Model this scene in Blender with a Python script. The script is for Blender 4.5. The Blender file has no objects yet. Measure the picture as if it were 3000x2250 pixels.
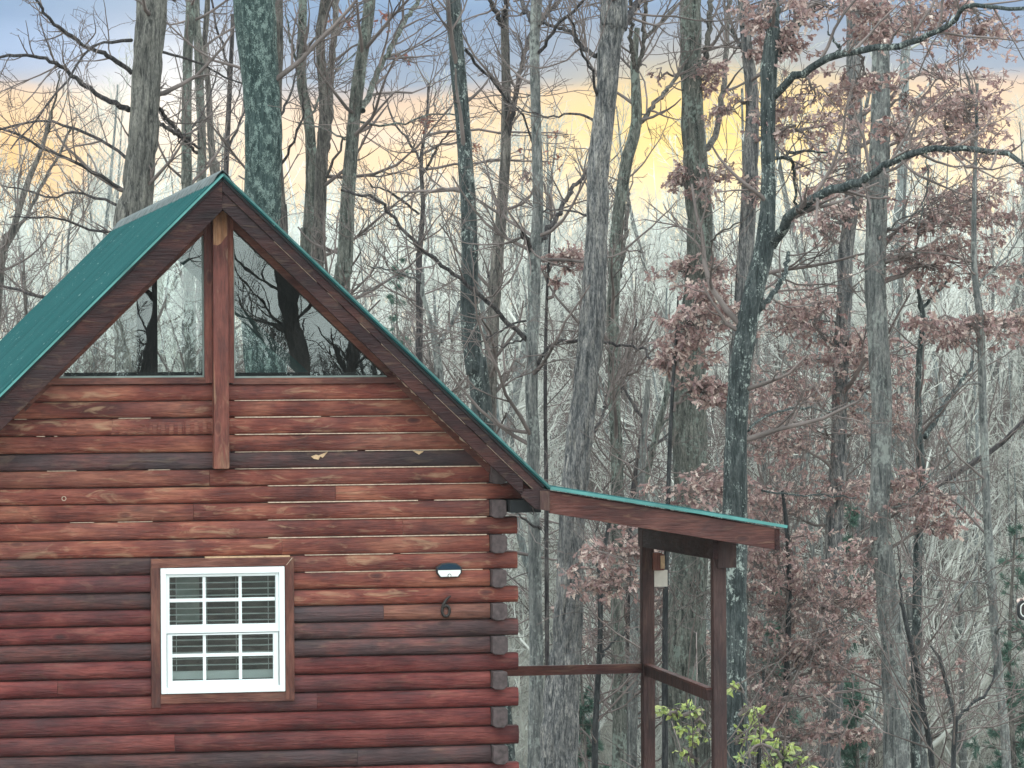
import bpy, math, random
import numpy as np
from mathutils import Vector, Matrix

C = bpy.context.scene.collection
rng = np.random.default_rng(7)
random.seed(7)
R = math.radians

# ------------------------------------------------------------------ camera
CAM = np.array([-2.690, -26.5, 4.2])
F_PX, PW, PH = 10600.0, 3000.0, 2250.0
YAW, PITCH, ROLL = R(10.42), R(-0.52), -R(0.35)
_f = np.array([math.sin(YAW) * math.cos(PITCH), math.cos(YAW) * math.cos(PITCH), math.sin(PITCH)])
_r = np.array([math.cos(YAW), -math.sin(YAW), 0.0])
_u = np.cross(_r, _f)
_c, _s = math.cos(ROLL), math.sin(ROLL)
CR, CU = _c * _r + _s * _u, -_s * _r + _c * _u
cd = bpy.data.cameras.new('camera')
cam = bpy.data.objects.new('camera', cd)
C.objects.link(cam)
cam.matrix_world = Matrix(((CR[0], CU[0], -_f[0], CAM[0]), (CR[1], CU[1], -_f[1], CAM[1]), (CR[2], CU[2], -_f[2], CAM[2]), (0, 0, 0, 1)))
cd.sensor_width = 36.0
cd.lens = F_PX / PW * 36.0
cd.clip_start, cd.clip_end = 0.5, 3000.0
bpy.context.scene.camera = cam
K = 3000.0 / 2212.0


def at(x, y, Y):
    """point at depth Y (metres behind the gable wall) seen at x, y of the 2212-wide picture"""
    d = _f + CR * ((x * K - PW / 2) / F_PX) + CU * ((PH / 2 - y * K) / F_PX)
    return CAM + d * ((Y - CAM[1]) / d[1])


# ------------------------------------------------------------------ world, sun, exposure
SUN_EL, SUN_AZ = 9.0, 40.0          # azimuth clockwise from +Y
world = bpy.data.worlds.new("World")
bpy.context.scene.world = world
world.use_nodes = True
nt = world.node_tree
nt.nodes.clear()


def N(t, typ, **kw):
    n = t.nodes.new(typ)
    for k, v in kw.items():
        setattr(n, k, v)
    return n


def ramp(t, fac, stops, interp='LINEAR'):
    n = t.nodes.new('ShaderNodeValToRGB')
    cr = n.color_ramp
    cr.interpolation = interp
    while len(cr.elements) < len(stops):
        cr.elements.new(0.5)
    for e, (p, c) in zip(cr.elements, stops):
        e.position = p
        e.color = (c[0], c[1], c[2], 1) if hasattr(c, '__len__') else (c, c, c, 1)
    t.links.new(fac, n.inputs[0])
    return n.outputs[0]


def math_(t, op, a, b=None, c=None, clamp=False):
    n = t.nodes.new('ShaderNodeMath')
    n.operation = op
    n.use_clamp = clamp
    for i, v in enumerate((a, b, c)):
        if v is None:
            continue
        if isinstance(v, (int, float)):
            n.inputs[i].default_value = v
        else:
            t.links.new(v, n.inputs[i])
    return n.outputs[0]


def mix(t, fac, a, b, blend='MIX'):
    n = t.nodes.new('ShaderNodeMix')
    n.data_type = 'RGBA'
    n.blend_type = blend
    for sock, v in ((n.inputs[0], fac), (n.inputs[6], a), (n.inputs[7], b)):
        if isinstance(v, (int, float)):
            sock.default_value = v
        elif isinstance(v, (tuple, list)):
            sock.default_value = (v[0], v[1], v[2], 1)
        else:
            t.links.new(v, sock)
    return n.outputs[2]


def noise(t, vec, scale, detail=4, rough=0.55, dist=0.0):
    n = t.nodes.new('ShaderNodeTexNoise')
    n.inputs['Scale'].default_value = scale
    n.inputs['Detail'].default_value = detail
    n.inputs['Roughness'].default_value = rough
    n.inputs['Distortion'].default_value = dist
    t.links.new(vec, n.inputs['Vector'])
    return n.outputs['Fac']


def mapping(t, vec, scale=(1, 1, 1), loc=(0, 0, 0), rot=(0, 0, 0)):
    n = t.nodes.new('ShaderNodeMapping')
    n.inputs['Scale'].default_value = scale
    n.inputs['Location'].default_value = loc
    n.inputs['Rotation'].default_value = rot
    t.links.new(vec, n.inputs['Vector'])
    return n.outputs[0]


def build_sky():
    t = nt
    tc = N(t, 'ShaderNodeTexCoord')
    nrm = N(t, 'ShaderNodeVectorMath', operation='NORMALIZE')
    t.links.new(tc.outputs['Generated'], nrm.inputs[0])
    v = nrm.outputs[0]
    sep = N(t, 'ShaderNodeSeparateXYZ')
    t.links.new(v, sep.inputs[0])
    z = sep.outputs[2]
    # streaky clouds: vector squeezed in height
    mv = mapping(t, v, (6, 6, 60))
    n1 = noise(t, mv, 1.3, 5, 0.5, 0.2)
    mv2 = mapping(t, v, (20, 20, 60), loc=(3, 1, 2))
    n2 = noise(t, mv2, 1.6, 4, 0.55)
    # azimuth: left of frame is about -2 deg, right 18 deg (clockwise from +Y)
    az = math_(t, 'ARCTAN2', sep.outputs[0], sep.outputs[1])
    # bank edge height depends on azimuth
    e = math_(t, 'ADD', z, math_(t, 'MULTIPLY', math_(t, 'SUBTRACT', n1, 0.5), 0.016))
    e = math_(t, 'ADD', e, math_(t, 'MULTIPLY', math_(t, 'SUBTRACT', n2, 0.5), 0.006))
    # on the right the glow reaches lower
    lowb = ramp(t, math_(t, 'MULTIPLY', e, 5.0), [
        (0.0, (0.84, 0.78, 0.66)), (0.10, (0.92, 0.76, 0.55)), (0.20, (0.95, 0.70, 0.43)),
        (0.30, (0.93, 0.66, 0.41)), (0.352, (0.74, 0.54, 0.40)), (0.378, (0.26, 0.33, 0.45)),
        (0.46, (0.16, 0.265, 0.45)), (0.60, (0.29, 0.44, 0.64)), (1.0, (0.62, 0.66, 0.72))])
    # yellow patch, orange patch, white patch, pale blue hole
    def blob(azd, eld, wa, we, lo=0.0):
        a = math_(t, 'DIVIDE', math_(t, 'SUBTRACT', az, R(azd)), R(wa))
        b = math_(t, 'DIVIDE', math_(t, 'SUBTRACT', e, math.sin(R(eld))), math.sin(R(we)))
        d2 = math_(t, 'ADD', math_(t, 'MULTIPLY', a, a), math_(t, 'MULTIPLY', b, b))
        return math_(t, 'EXPONENT', math_(t, 'MULTIPLY', d2, -1.0))
    col = lowb
    band = math_(t, 'MULTIPLY', ramp(t, math_(t, 'MULTIPLY', e, 5.0), [(0.05, 0.0), (0.15, 1.0), (0.30, 1.0), (0.35, 0.0)]), ramp(t, n2, [(0.44, 0.0), (0.60, 0.5)]))
    col = mix(t, band, col, (0.86, 0.72, 0.64))
    col = mix(t, math_(t, 'MULTIPLY', blob(4.9, 4.0, 1.6, 1.2), 0.9), col, (1.0, 0.93, 0.84))
    col = mix(t, math_(t, 'MULTIPLY', blob(13.6, 3.4, 2.4, 1.1), 1.0), col, (1.0, 0.68, 0.16))
    col = mix(t, math_(t, 'MULTIPLY', blob(14.5, 1.9, 3.0, 1.2), 0.6), col, (1.0, 0.92, 0.68))
    col = mix(t, math_(t, 'MULTIPLY', blob(2.7, 2.9, 1.3, 1.1), 0.95), col, (0.92, 0.56, 0.22))
    col = mix(t, math_(t, 'MULTIPLY', blob(3.0, 4.8, 2.4, 0.5), 0.5), col, (0.34, 0.50, 0.80))
    # glow fades away from the sunset azimuth; the rest of the horizon is flat grey cloud
    away = math_(t, 'COSINE', math_(t, 'SUBTRACT', az, R(12.0)))
    away = math_(t, 'MULTIPLY_ADD', away, -3.0, 2.3, clamp=True)
    hi = ramp(t, math_(t, 'ADD', z, math_(t, 'MULTIPLY', math_(t, 'SUBTRACT', n1, 0.5), 0.25)), [
        (0.0, (1.65, 1.80, 1.76)), (0.35, (1.9, 2.08, 2.1)), (1.0, (1.95, 2.15, 2.25))])
    up = math_(t, 'MULTIPLY', math_(t, 'SUBTRACT', z, 0.16), 4.0, clamp=True)
    col = mix(t, math_(t, 'MAXIMUM', away, up), col, hi)
    bg2 = N(t, 'ShaderNodeBackground')
    t.links.new(col, bg2.inputs[0])
    bg2.inputs[1].default_value = 0.92
    sky = N(t, 'ShaderNodeTexSky', sky_type='NISHITA', sun_disc=False)
    sky.sun_elevation = R(SUN_EL)
    sky.sun_rotation = R(SUN_AZ)
    sky.air_density, sky.dust_density = 1.0, 1.0
    bg1 = N(t, 'ShaderNodeBackground')
    t.links.new(sky.outputs[0], bg1.inputs[0])
    bg1.inputs[1].default_value = 0.05
    # the cloud deck covers most of the clear sky; what is left shines through
    m = N(t, 'ShaderNodeMixShader')
    m.inputs[0].default_value = 0.93
    t.links.new(bg1.outputs[0], m.inputs[1])
    t.links.new(bg2.outputs[0], m.inputs[2])
    out = N(t, 'ShaderNodeOutputWorld')
    t.links.new(m.outputs[0], out.inputs[0])


build_sky()
sl = bpy.data.lights.new('sun', 'SUN')
sl.energy, sl.angle, sl.color = 1.0, R(12), (1.0, 0.88, 0.72)
sun = bpy.data.objects.new('sun', sl)
C.objects.link(sun)
sd = Vector((math.sin(R(SUN_AZ)) * math.cos(R(SUN_EL)), math.cos(R(SUN_AZ)) * math.cos(R(SUN_EL)), math.sin(R(SUN_EL))))
sun.rotation_euler = sd.to_track_quat('Z', 'Y').to_euler()
vs = bpy.context.scene.view_settings
vs.view_transform, vs.look, vs.gamma, vs.use_curve_mapping = 'Standard', 'None', 1.0, False
vs.exposure = 0.55
bpy.context.scene.cycles.max_bounces = 6
bpy.context.scene.cycles.transparent_max_bounces = 12

# ------------------------------------------------------------------ materials
def mat(name):
    m = bpy.data.materials.new(name)
    m.use_nodes = True
    t = m.node_tree
    b = t.nodes['Principled BSDF']
    return m, t, b


def simple(name, col, rough=0.6, metal=0.0, var=0.0, vscale=8.0, bump=0.0):
    m, t, b = mat(name)
    b.inputs['Roughness'].default_value = rough
    b.inputs['Metallic'].default_value = metal
    if var:
        tc = N(t, 'ShaderNodeTexCoord')
        n = noise(t, tc.outputs['Object'], vscale, 5)
        lo = tuple(c * (1 - var) for c in col)
        hi = tuple(min(1, c * (1 + var)) for c in col)
        t.links.new(ramp(t, n, [(0.3, lo), (0.7, hi)]), b.inputs['Base Color'])
        if bump:
            bp = N(t, 'ShaderNodeBump')
            bp.inputs['Strength'].default_value = bump
            bp.inputs['Distance'].default_value = 0.01
            t.links.new(n, bp.inputs['Height'])
            t.links.new(bp.outputs[0], b.inputs['Normal'])
    else:
        b.inputs['Base Color'].default_value = (*col, 1)
    return m


def wood(name, cols, axis='X', scale=1.0, rough=0.55, grey=0.35, streak=0.5, pale=0.15):
    """stained timber: grain along one axis, blotches, grey weathering, knots"""
    m, t, b = mat(name)
    b.inputs['Roughness'].default_value = rough
    b.inputs['Specular IOR Level'].default_value = 0.25
    tc = N(t, 'ShaderNodeTexCoord')
    oi = N(t, 'ShaderNodeObjectInfo')
    off = N(t, 'ShaderNodeVectorMath', operation='MULTIPLY_ADD')
    cmb = N(t, 'ShaderNodeCombineXYZ')
    t.links.new(oi.outputs['Random'], cmb.inputs[0])
    t.links.new(oi.outputs['Random'], cmb.inputs[1])
    t.links.new(oi.outputs['Random'], cmb.inputs[2])
    t.links.new(cmb.outputs[0], off.inputs[0])
    off.inputs[1].default_value = (37, 53, 71)
    t.links.new(tc.outputs['Object'], off.inputs[2])
    v = off.outputs[0]
    long = {'X': (0.08, 1, 1), 'Y': (1, 0.08, 1), 'Z': (1, 1, 0.08)}[axis]
    vl = mapping(t, v, tuple(s * scale for s in long))
    grain = noise(t, vl, 70, 4, 0.6, 0.4)
    streaks = noise(t, mapping(t, v, tuple((0.25 if s < 1 else 1) * scale for s in long)), 14, 5, 0.6, 1.0)
    blotch = noise(t, mapping(t, v, tuple((0.45 if s < 1 else 1) * scale for s in long)), 4.5, 4, 0.6)
    big = noise(t, mapping(t, v, tuple((0.5 if s < 1 else 1) * scale for s in long)), 2.0, 3, 0.5)
    c = ramp(t, blotch, [(0.30, cols[0]), (0.48, cols[1]), (0.66, cols[2])])
    c = mix(t, math_(t, 'MULTIPLY', ramp(t, grain, [(0.42, 0.0), (0.62, 1.0)]), 0.45), c, tuple(x * 0.55 for x in cols[0]))
    c = mix(t, math_(t, 'MULTIPLY', ramp(t, streaks, [(0.56, 0.0), (0.72, 1.0)]), pale), c, (0.52, 0.36, 0.22))
    c = mix(t, math_(t, 'MULTIPLY', ramp(t, streaks, [(0.28, 1.0), (0.44, 0.0)]), streak), c, (0.035, 0.018, 0.02))
    vo_ = N(t, 'ShaderNodeTexVoronoi')
    vo_.inputs['Scale'].default_value = 2.3
    vo_.inputs['Randomness'].default_value = 1.0
    t.links.new(mapping(t, v, tuple((0.9 if s < 1 else 2.0) for s in long)), vo_.inputs['Vector'])
    kd = math_(t, 'ADD', vo_.outputs['Distance'], math_(t, 'MULTIPLY', math_(t, 'SUBTRACT', grain, 0.5), 0.02))
    c = mix(t, math_(t, 'MULTIPLY', ramp(t, kd, [(0.035, 1.0), (0.13, 0.0)]), 0.75), c, (0.03, 0.014, 0.014))
    c = mix(t, math_(t, 'MULTIPLY', ramp(t, kd, [(0.10, 0.0), (0.125, 1.0), (0.15, 0.0)]), pale * 0.35), c, (0.45, 0.28, 0.16))
    # whole-board tone: some boards grey, some orange
    c = mix(t, math_(t, 'MULTIPLY', ramp(t, big, [(0.45, 0.0), (0.62, 1.0)]), grey), c, (0.062, 0.052, 0.057))
    vary = math_(t, 'MULTIPLY_ADD', oi.outputs['Random'], 0.32, 0.84)
    cc = N(t, 'ShaderNodeVectorMath', operation='SCALE')
    t.links.new(c, cc.inputs[0])
    t.links.new(vary, cc.inputs['Scale'])
    t.links.new(cc.outputs[0], b.inputs['Base Color'])
    vo = N(t, 'ShaderNodeBump')
    vo.inputs['Strength'].default_value = 0.8
    vo.inputs['Distance'].default_value = 0.012
    t.links.new(math_(t, 'ADD', grain, streaks), vo.inputs['Height'])
    t.links.new(vo.outputs[0], b.inputs['Normal'])
    t.links.new(math_(t, 'MULTIPLY_ADD', streaks, 0.4, rough - 0.2), b.inputs['Roughness'])
    return m


RED = [(0.075, 0.026, 0.024), (0.17, 0.055, 0.042), (0.27, 0.105, 0.07)]
DARKRED = [(0.014, 0.006, 0.008), (0.032, 0.010, 0.011), (0.075, 0.024, 0.019)]
M = {}
M['log_upper'] = wood('stained_log_upper', [(0.075, 0.020, 0.017), (0.195, 0.052, 0.037), (0.33, 0.12, 0.075)], 'X', grey=0.2, pale=0.45)
M['log'] = wood('stained_log', [(0.05, 0.013, 0.014), (0.13, 0.027, 0.026), (0.23, 0.06, 0.05)], 'X', grey=0.28, pale=0.10)
M['log_grey'] = wood('weathered_grey_log', [(0.032, 0.020, 0.022), (0.082, 0.042, 0.042), (0.17, 0.058, 0.05)], 'X', grey=0.55, pale=0.12)
M['log_side'] = wood('stained_log_side', RED, 'Y')
M['endgrain'] = simple('weathered_end_grain', (0.075, 0.055, 0.055), 0.85, var=0.45, vscale=25, bump=0.4)
M['board'] = wood('dark_rake_board', DARKRED, 'X', rough=0.5, grey=0.2, pale=0.12)
M['board_y'] = wood('dark_board_lengthwise', DARKRED, 'Y', rough=0.55, grey=0.2, pale=0.05)
M['porch_board'] = wood('reddish_porch_board', [(0.05, 0.018, 0.016), (0.10, 0.034, 0.028), (0.17, 0.065, 0.05)], 'X', grey=0.2, pale=0.2)
M['post'] = wood('stained_post', [(0.085, 0.027, 0.022), (0.175, 0.055, 0.042), (0.29, 0.11, 0.075)], 'Z', grey=0.1, pale=0.3)
M['porch_post'] = wood('dark_porch_post', [(0.03, 0.017, 0.017), (0.068, 0.033, 0.03), (0.11, 0.06, 0.053)], 'Z', grey=0.25, pale=0.1)
M['trim'] = wood('window_trim_wood', [(0.07, 0.025, 0.022), (0.15, 0.055, 0.04), (0.24, 0.10, 0.07)], 'X', grey=0.15)
M['trim_z'] = wood('window_trim_wood_upright', [(0.07, 0.025, 0.022), (0.15, 0.055, 0.04), (0.24, 0.10, 0.07)], 'Z', grey=0.15)
M['rawwood'] = simple('bare_yellow_wood', (0.50, 0.34, 0.20), 0.7, var=0.3, vscale=30)
M['orangewood'] = wood('bare_orange_wood', [(0.16, 0.065, 0.035), (0.28, 0.13, 0.065), (0.36, 0.20, 0.11)], 'Z', grey=0.0, pale=0.2, streak=0.6)
M['caulk'] = simple('pale_caulk', (0.52, 0.40, 0.30), 0.6, var=0.35, vscale=40)
M['cream'] = simple('cream_panel', (0.72, 0.68, 0.60), 0.6, var=0.08, vscale=20)
M['vinyl'] = simple('white_vinyl', (0.80, 0.86, 0.86), 0.35)
M['blind'] = simple('white_blind_slat', (0.62, 0.66, 0.66), 0.5)
M['interior'] = simple('dark_interior', (0.02, 0.02, 0.02), 0.9, var=0.4, vscale=3)
M['curtain'] = simple('grey_green_curtain', (0.22, 0.27, 0.25), 0.9, var=0.3, vscale=6)
M['black'] = simple('black_plastic', (0.012, 0.014, 0.018), 0.35)
M['solar'] = simple('dark_blue_solar_glass', (0.008, 0.03, 0.055), 0.12)
M['lens'] = simple('white_lamp_lens', (0.85, 0.88, 0.84), 0.25)
M['bronze'] = simple('dark_bronze', (0.035, 0.03, 0.028), 0.4, metal=0.6)
M['ironware'] = simple('rusty_iron', (0.05, 0.04, 0.035), 0.6, metal=0.4)


def make_glass():
    m, t, b = mat('window_glass')
    t.nodes.remove(b)
    out = t.nodes['Material Output']
    tr = N(t, 'ShaderNodeBsdfTransparent')
    tr.inputs[0].default_value = (0.93, 0.97, 0.96, 1)
    gl = N(t, 'ShaderNodeBsdfGlossy')
    gl.inputs['Roughness'].default_value = 0.0
    gl.inputs['Color'].default_value = (0.9, 0.95, 0.95, 1)
    fr = N(t, 'ShaderNodeFresnel')
    fr.inputs[0].default_value = 1.6
    tc = N(t, 'ShaderNodeTexCoord')
    bp = N(t, 'ShaderNodeBump')
    bp.inputs['Strength'].default_value = 0.02
    bp.inputs['Distance'].default_value = 0.01
    t.links.new(noise(t, tc.outputs['Object'], 3.0, 2), bp.inputs['Height'])
    t.links.new(bp.outputs[0], gl.inputs['Normal'])
    mx = N(t, 'ShaderNodeMixShader')
    t.links.new(math_(t, 'ADD', fr.outputs[0], 0.03), mx.inputs[0])
    t.links.new(tr.outputs[0], mx.inputs[1])
    t.links.new(gl.outputs[0], mx.inputs[2])
    t.links.new(mx.outputs[0], out.inputs[0])
    return m


M['glass'] = make_glass()


def make_metal_roof():
    m, t, b = mat('teal_roof_metal')
    tc = N(t, 'ShaderNodeTexCoord')
    v = tc.outputs['Object']
    st = noise(t, mapping(t, v, (0.25, 6, 0.25)), 3.0, 4, 0.6)
    bl = noise(t, v, 1.1, 4, 0.6)
    c = ramp(t, st, [(0.3, (0.006, 0.052, 0.056)), (0.7, (0.013, 0.082, 0.083))])
    c = mix(t, math_(t, 'MULTIPLY', ramp(t, bl, [(0.4, 0.0), (0.65, 1.0)]), 0.4), c, (0.02, 0.10, 0.098))
    sp = noise(t, mapping(t, v, (1, 2, 1)), 26, 2, 0.5)
    c = mix(t, math_(t, 'MULTIPLY', ramp(t, sp, [(0.69, 0.0), (0.76, 1.0)]), 0.3), c, (0.5, 0.62, 0.58))
    sp2 = noise(t, mapping(t, v, (1, 2, 1), loc=(5, 3, 1)), 16, 3, 0.6)
    c = mix(t, math_(t, 'MULTIPLY', ramp(t, sp2, [(0.66, 0.0), (0.75, 1.0)]), 0.5), c, (0.03, 0.06, 0.06))
    t.links.new(c, b.inputs['Base Color'])
    b.inputs['Specular IOR Level'].default_value = 0.06
    b.inputs['Roughness'].default_value = 0.7
    return m


M['roof'] = make_metal_roof()
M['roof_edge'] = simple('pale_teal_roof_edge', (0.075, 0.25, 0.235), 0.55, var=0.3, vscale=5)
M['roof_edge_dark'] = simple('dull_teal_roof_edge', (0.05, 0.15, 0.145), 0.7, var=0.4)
M['ridge'] = simple('weathered_ridge_cap', (0.075, 0.095, 0.095), 0.85, metal=0.0, var=0.6, vscale=14)
M['flat_black'] = simple('matte_black', (0.012, 0.014, 0.016), 0.9)


def bark(name, dark, mid, light, scale=1.0, lichen=None, lich_amt=0.5, lich_scale=6, plate=0.5, rough=0.9, moss=0.0):
    m, t, b = mat(name)
    b.inputs['Roughness'].default_value = rough
    b.inputs['Specular IOR Level'].default_value = 0.2
    tc = N(t, 'ShaderNodeTexCoord')
    oi = N(t, 'ShaderNodeObjectInfo')
    v0 = tc.outputs['Object']
    ad = N(t, 'ShaderNodeVectorMath', operation='MULTIPLY_ADD')
    cmb = N(t, 'ShaderNodeCombineXYZ')
    for i in range(3):
        t.links.new(oi.outputs['Random'], cmb.inputs[i])
    t.links.new(cmb.outputs[0], ad.inputs[0])
    ad.inputs[1].default_value = (31, 17, 43)
    t.links.new(v0, ad.inputs[2])
    v = ad.outputs[0]
    fiss = noise(t, mapping(t, v, (scale, scale, 0.13 * scale)), 22, 5, 0.65, 0.6)
    fine = noise(t, mapping(t, v, (scale, scale, 0.3 * scale)), 60, 4, 0.7, 0.3)
    blot = noise(t, mapping(t, v, (1, 1, 0.5)), 2.6, 4, 0.6)
    c = ramp(t, fiss, [(0.36, dark), (0.48, mid), (0.66, light)])
    c = mix(t, math_(t, 'MULTIPLY', ramp(t, fine, [(0.40, 1.0), (0.52, 0.0)]), plate), c, dark)
    c = mix(t, math_(t, 'MULTIPLY', ramp(t, fine, [(0.56, 0.0), (0.72, 1.0)]), 0.4), c, tuple(min(1, x * 1.7) for x in light))
    c = mix(t, math_(t, 'MULTIPLY', ramp(t, blot, [(0.4, 0.0), (0.66, 1.0)]), 0.45), c, dark)
    if lichen:
        l1 = noise(t, mapping(t, v, (1, 1, 0.6)), lich_scale, 5, 0.7)
        l2 = noise(t, mapping(t, v, (1, 1, 0.7)), lich_scale * 6, 3, 0.6)
        f = ramp(t, math_(t, 'MULTIPLY_ADD', l2, 0.45, math_(t, 'MULTIPLY', l1, 0.75)), [(0.60 - 0.14 * lich_amt, 0.0), (0.68 - 0.12 * lich_amt, 1.0)])
        c = mix(t, math_(t, 'MULTIPLY', f, 0.85), c, lichen)
    t.links.new(c, b.inputs['Base Color'])
    bp = N(t, 'ShaderNodeBump')
    bp.inputs['Strength'].default_value = 1.0
    bp.inputs['Distance'].default_value = 0.05
    t.links.new(math_(t, 'ADD', fiss, math_(t, 'MULTIPLY', fine, 0.5)), bp.inputs['Height'])
    t.links.new(bp.outputs[0], b.inputs['Normal'])
    return m


M['shag'] = bark('shaggy_hickory_bark', (0.045, 0.046, 0.044), (0.20, 0.195, 0.175), (0.32, 0.31, 0.27), plate=0.5)
M['shag2'] = bark('pale_shaggy_bark', (0.045, 0.05, 0.053), (0.20, 0.20, 0.20), (0.40, 0.38, 0.345), plate=0.75)
M['lichen_big'] = bark('lichen_crusted_bark', (0.014, 0.03, 0.03), (0.045, 0.076, 0.073), (0.11, 0.155, 0.145), lichen=(0.24, 0.32, 0.29), lich_amt=-0.05, lich_scale=14)
M['lichen_dark'] = bark('dark_lichen_spotted_bark', (0.018, 0.025, 0.026), (0.06, 0.075, 0.075), (0.15, 0.17, 0.165), lichen=(0.42, 0.48, 0.44), lich_amt=-0.4, lich_scale=8)
M['mossy'] = bark('mossy_grey_bark', (0.03, 0.036, 0.032), (0.145, 0.152, 0.134), (0.29, 0.29, 0.25), lichen=(0.26, 0.31, 0.27), lich_amt=-0.2, lich_scale=5)
M['grey'] = bark('smooth_grey_bark', (0.06, 0.068, 0.068), (0.19, 0.20, 0.195), (0.36, 0.36, 0.335), lichen=(0.36, 0.39, 0.36), lich_amt=-0.2, lich_scale=4)
M['brown'] = bark('brown_grey_bark', (0.035, 0.034, 0.034), (0.15, 0.14, 0.125), (0.31, 0.285, 0.25))
M['darkbark'] = bark('dark_wet_bark', (0.014, 0.016, 0.018), (0.045, 0.048, 0.05), (0.11, 0.112, 0.112))
M['limb'] = bark('limb_bark', (0.025, 0.023, 0.025), (0.075, 0.067, 0.07), (0.18, 0.165, 0.155))
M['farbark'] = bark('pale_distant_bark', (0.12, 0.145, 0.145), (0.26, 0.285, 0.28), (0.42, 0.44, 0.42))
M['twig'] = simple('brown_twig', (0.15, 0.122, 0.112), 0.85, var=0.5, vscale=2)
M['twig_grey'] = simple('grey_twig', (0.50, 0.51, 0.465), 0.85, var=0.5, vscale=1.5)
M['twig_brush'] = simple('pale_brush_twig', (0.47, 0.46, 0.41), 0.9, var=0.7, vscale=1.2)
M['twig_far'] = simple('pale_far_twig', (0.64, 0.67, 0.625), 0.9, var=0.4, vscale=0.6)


def leafmat(name, cols, trans=0.25):
    m, t, b = mat(name)
    g = N(t, 'ShaderNodeNewGeometry')
    c = ramp(t, g.outputs['Random Per Island'], [(i / (len(cols) - 1), c) for i, c in enumerate(cols)])
    t.links.new(c, b.inputs['Base Color'])
    b.inputs['Roughness'].default_value = 0.55
    b.inputs['Specular IOR Level'].default_value = 0.35
    out = t.nodes['Material Output']
    tl = N(t, 'ShaderNodeBsdfTranslucent')
    t.links.new(c, tl.inputs[0])
    mx = N(t, 'ShaderNodeMixShader')
    mx.inputs[0].default_value = trans
    t.links.new(b.outputs[0], mx.inputs[1])
    t.links.new(tl.outputs[0], mx.inputs[2])
    t.links.new(mx.outputs[0], out.inputs[0])
    return m


M['oakleaf'] = leafmat('dry_oak_leaf', [(0.26, 0.16, 0.152), (0.47, 0.325, 0.30), (0.30, 0.18, 0.17), (0.76, 0.64, 0.56), (0.41, 0.28, 0.262), (0.14, 0.085, 0.09), (0.57, 0.42, 0.375)], 0.35)
M['rustleaf'] = leafmat('rusty_leaf', [(0.20, 0.07, 0.05), (0.30, 0.12, 0.08), (0.16, 0.06, 0.06)])
M['limeleaf'] = leafmat('yellow_green_leaf', [(0.30, 0.40, 0.10), (0.55, 0.62, 0.20), (0.22, 0.34, 0.14), (0.66, 0.68, 0.32)], 0.3)
M['needle'] = leafmat('cedar_needle', [(0.045, 0.10, 0.078), (0.08, 0.155, 0.115), (0.12, 0.21, 0.155)], 0.2)


def make_ground():
    m, t, b = mat('leaf_litter')
    tc = N(t, 'ShaderNodeTexCoord')
    v = tc.outputs['Object']
    a = noise(t, v, 6, 6, 0.7)
    d = noise(t, v, 0.35, 4, 0.6)
    c = ramp(t, a, [(0.3, (0.07, 0.06, 0.055)), (0.5, (0.22, 0.185, 0.16)), (0.7, (0.42, 0.36, 0.31))])
    c = mix(t, math_(t, 'MULTIPLY', ramp(t, d, [(0.45, 0.0), (0.65, 1.0)]), 0.4), c, (0.13, 0.17, 0.14))
    t.links.new(c, b.inputs['Base Color'])
    b.inputs['Roughness'].default_value = 0.95
    bp = N(t, 'ShaderNodeBump')
    bp.inputs['Distance'].default_value = 0.15
    t.links.new(a, bp.inputs['Height'])
    t.links.new(bp.outputs[0], b.inputs['Normal'])
    return m


M['ground'] = make_ground()


# ------------------------------------------------------------------ helpers
def tag(o, label=None, cat=None, group=None, kind=None):
    if label: o['label'] = label
    if cat: o['category'] = cat
    if group: o['group'] = group
    if kind: o['kind'] = kind
    return o


def empty(name, loc=(0, 0, 0), rz=0.0):
    o = bpy.data.objects.new(name, None)
    o.empty_display_size = 0.2
    o.location = loc
    o.rotation_euler = (0, 0, rz)
    C.objects.link(o)
    return o


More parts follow.
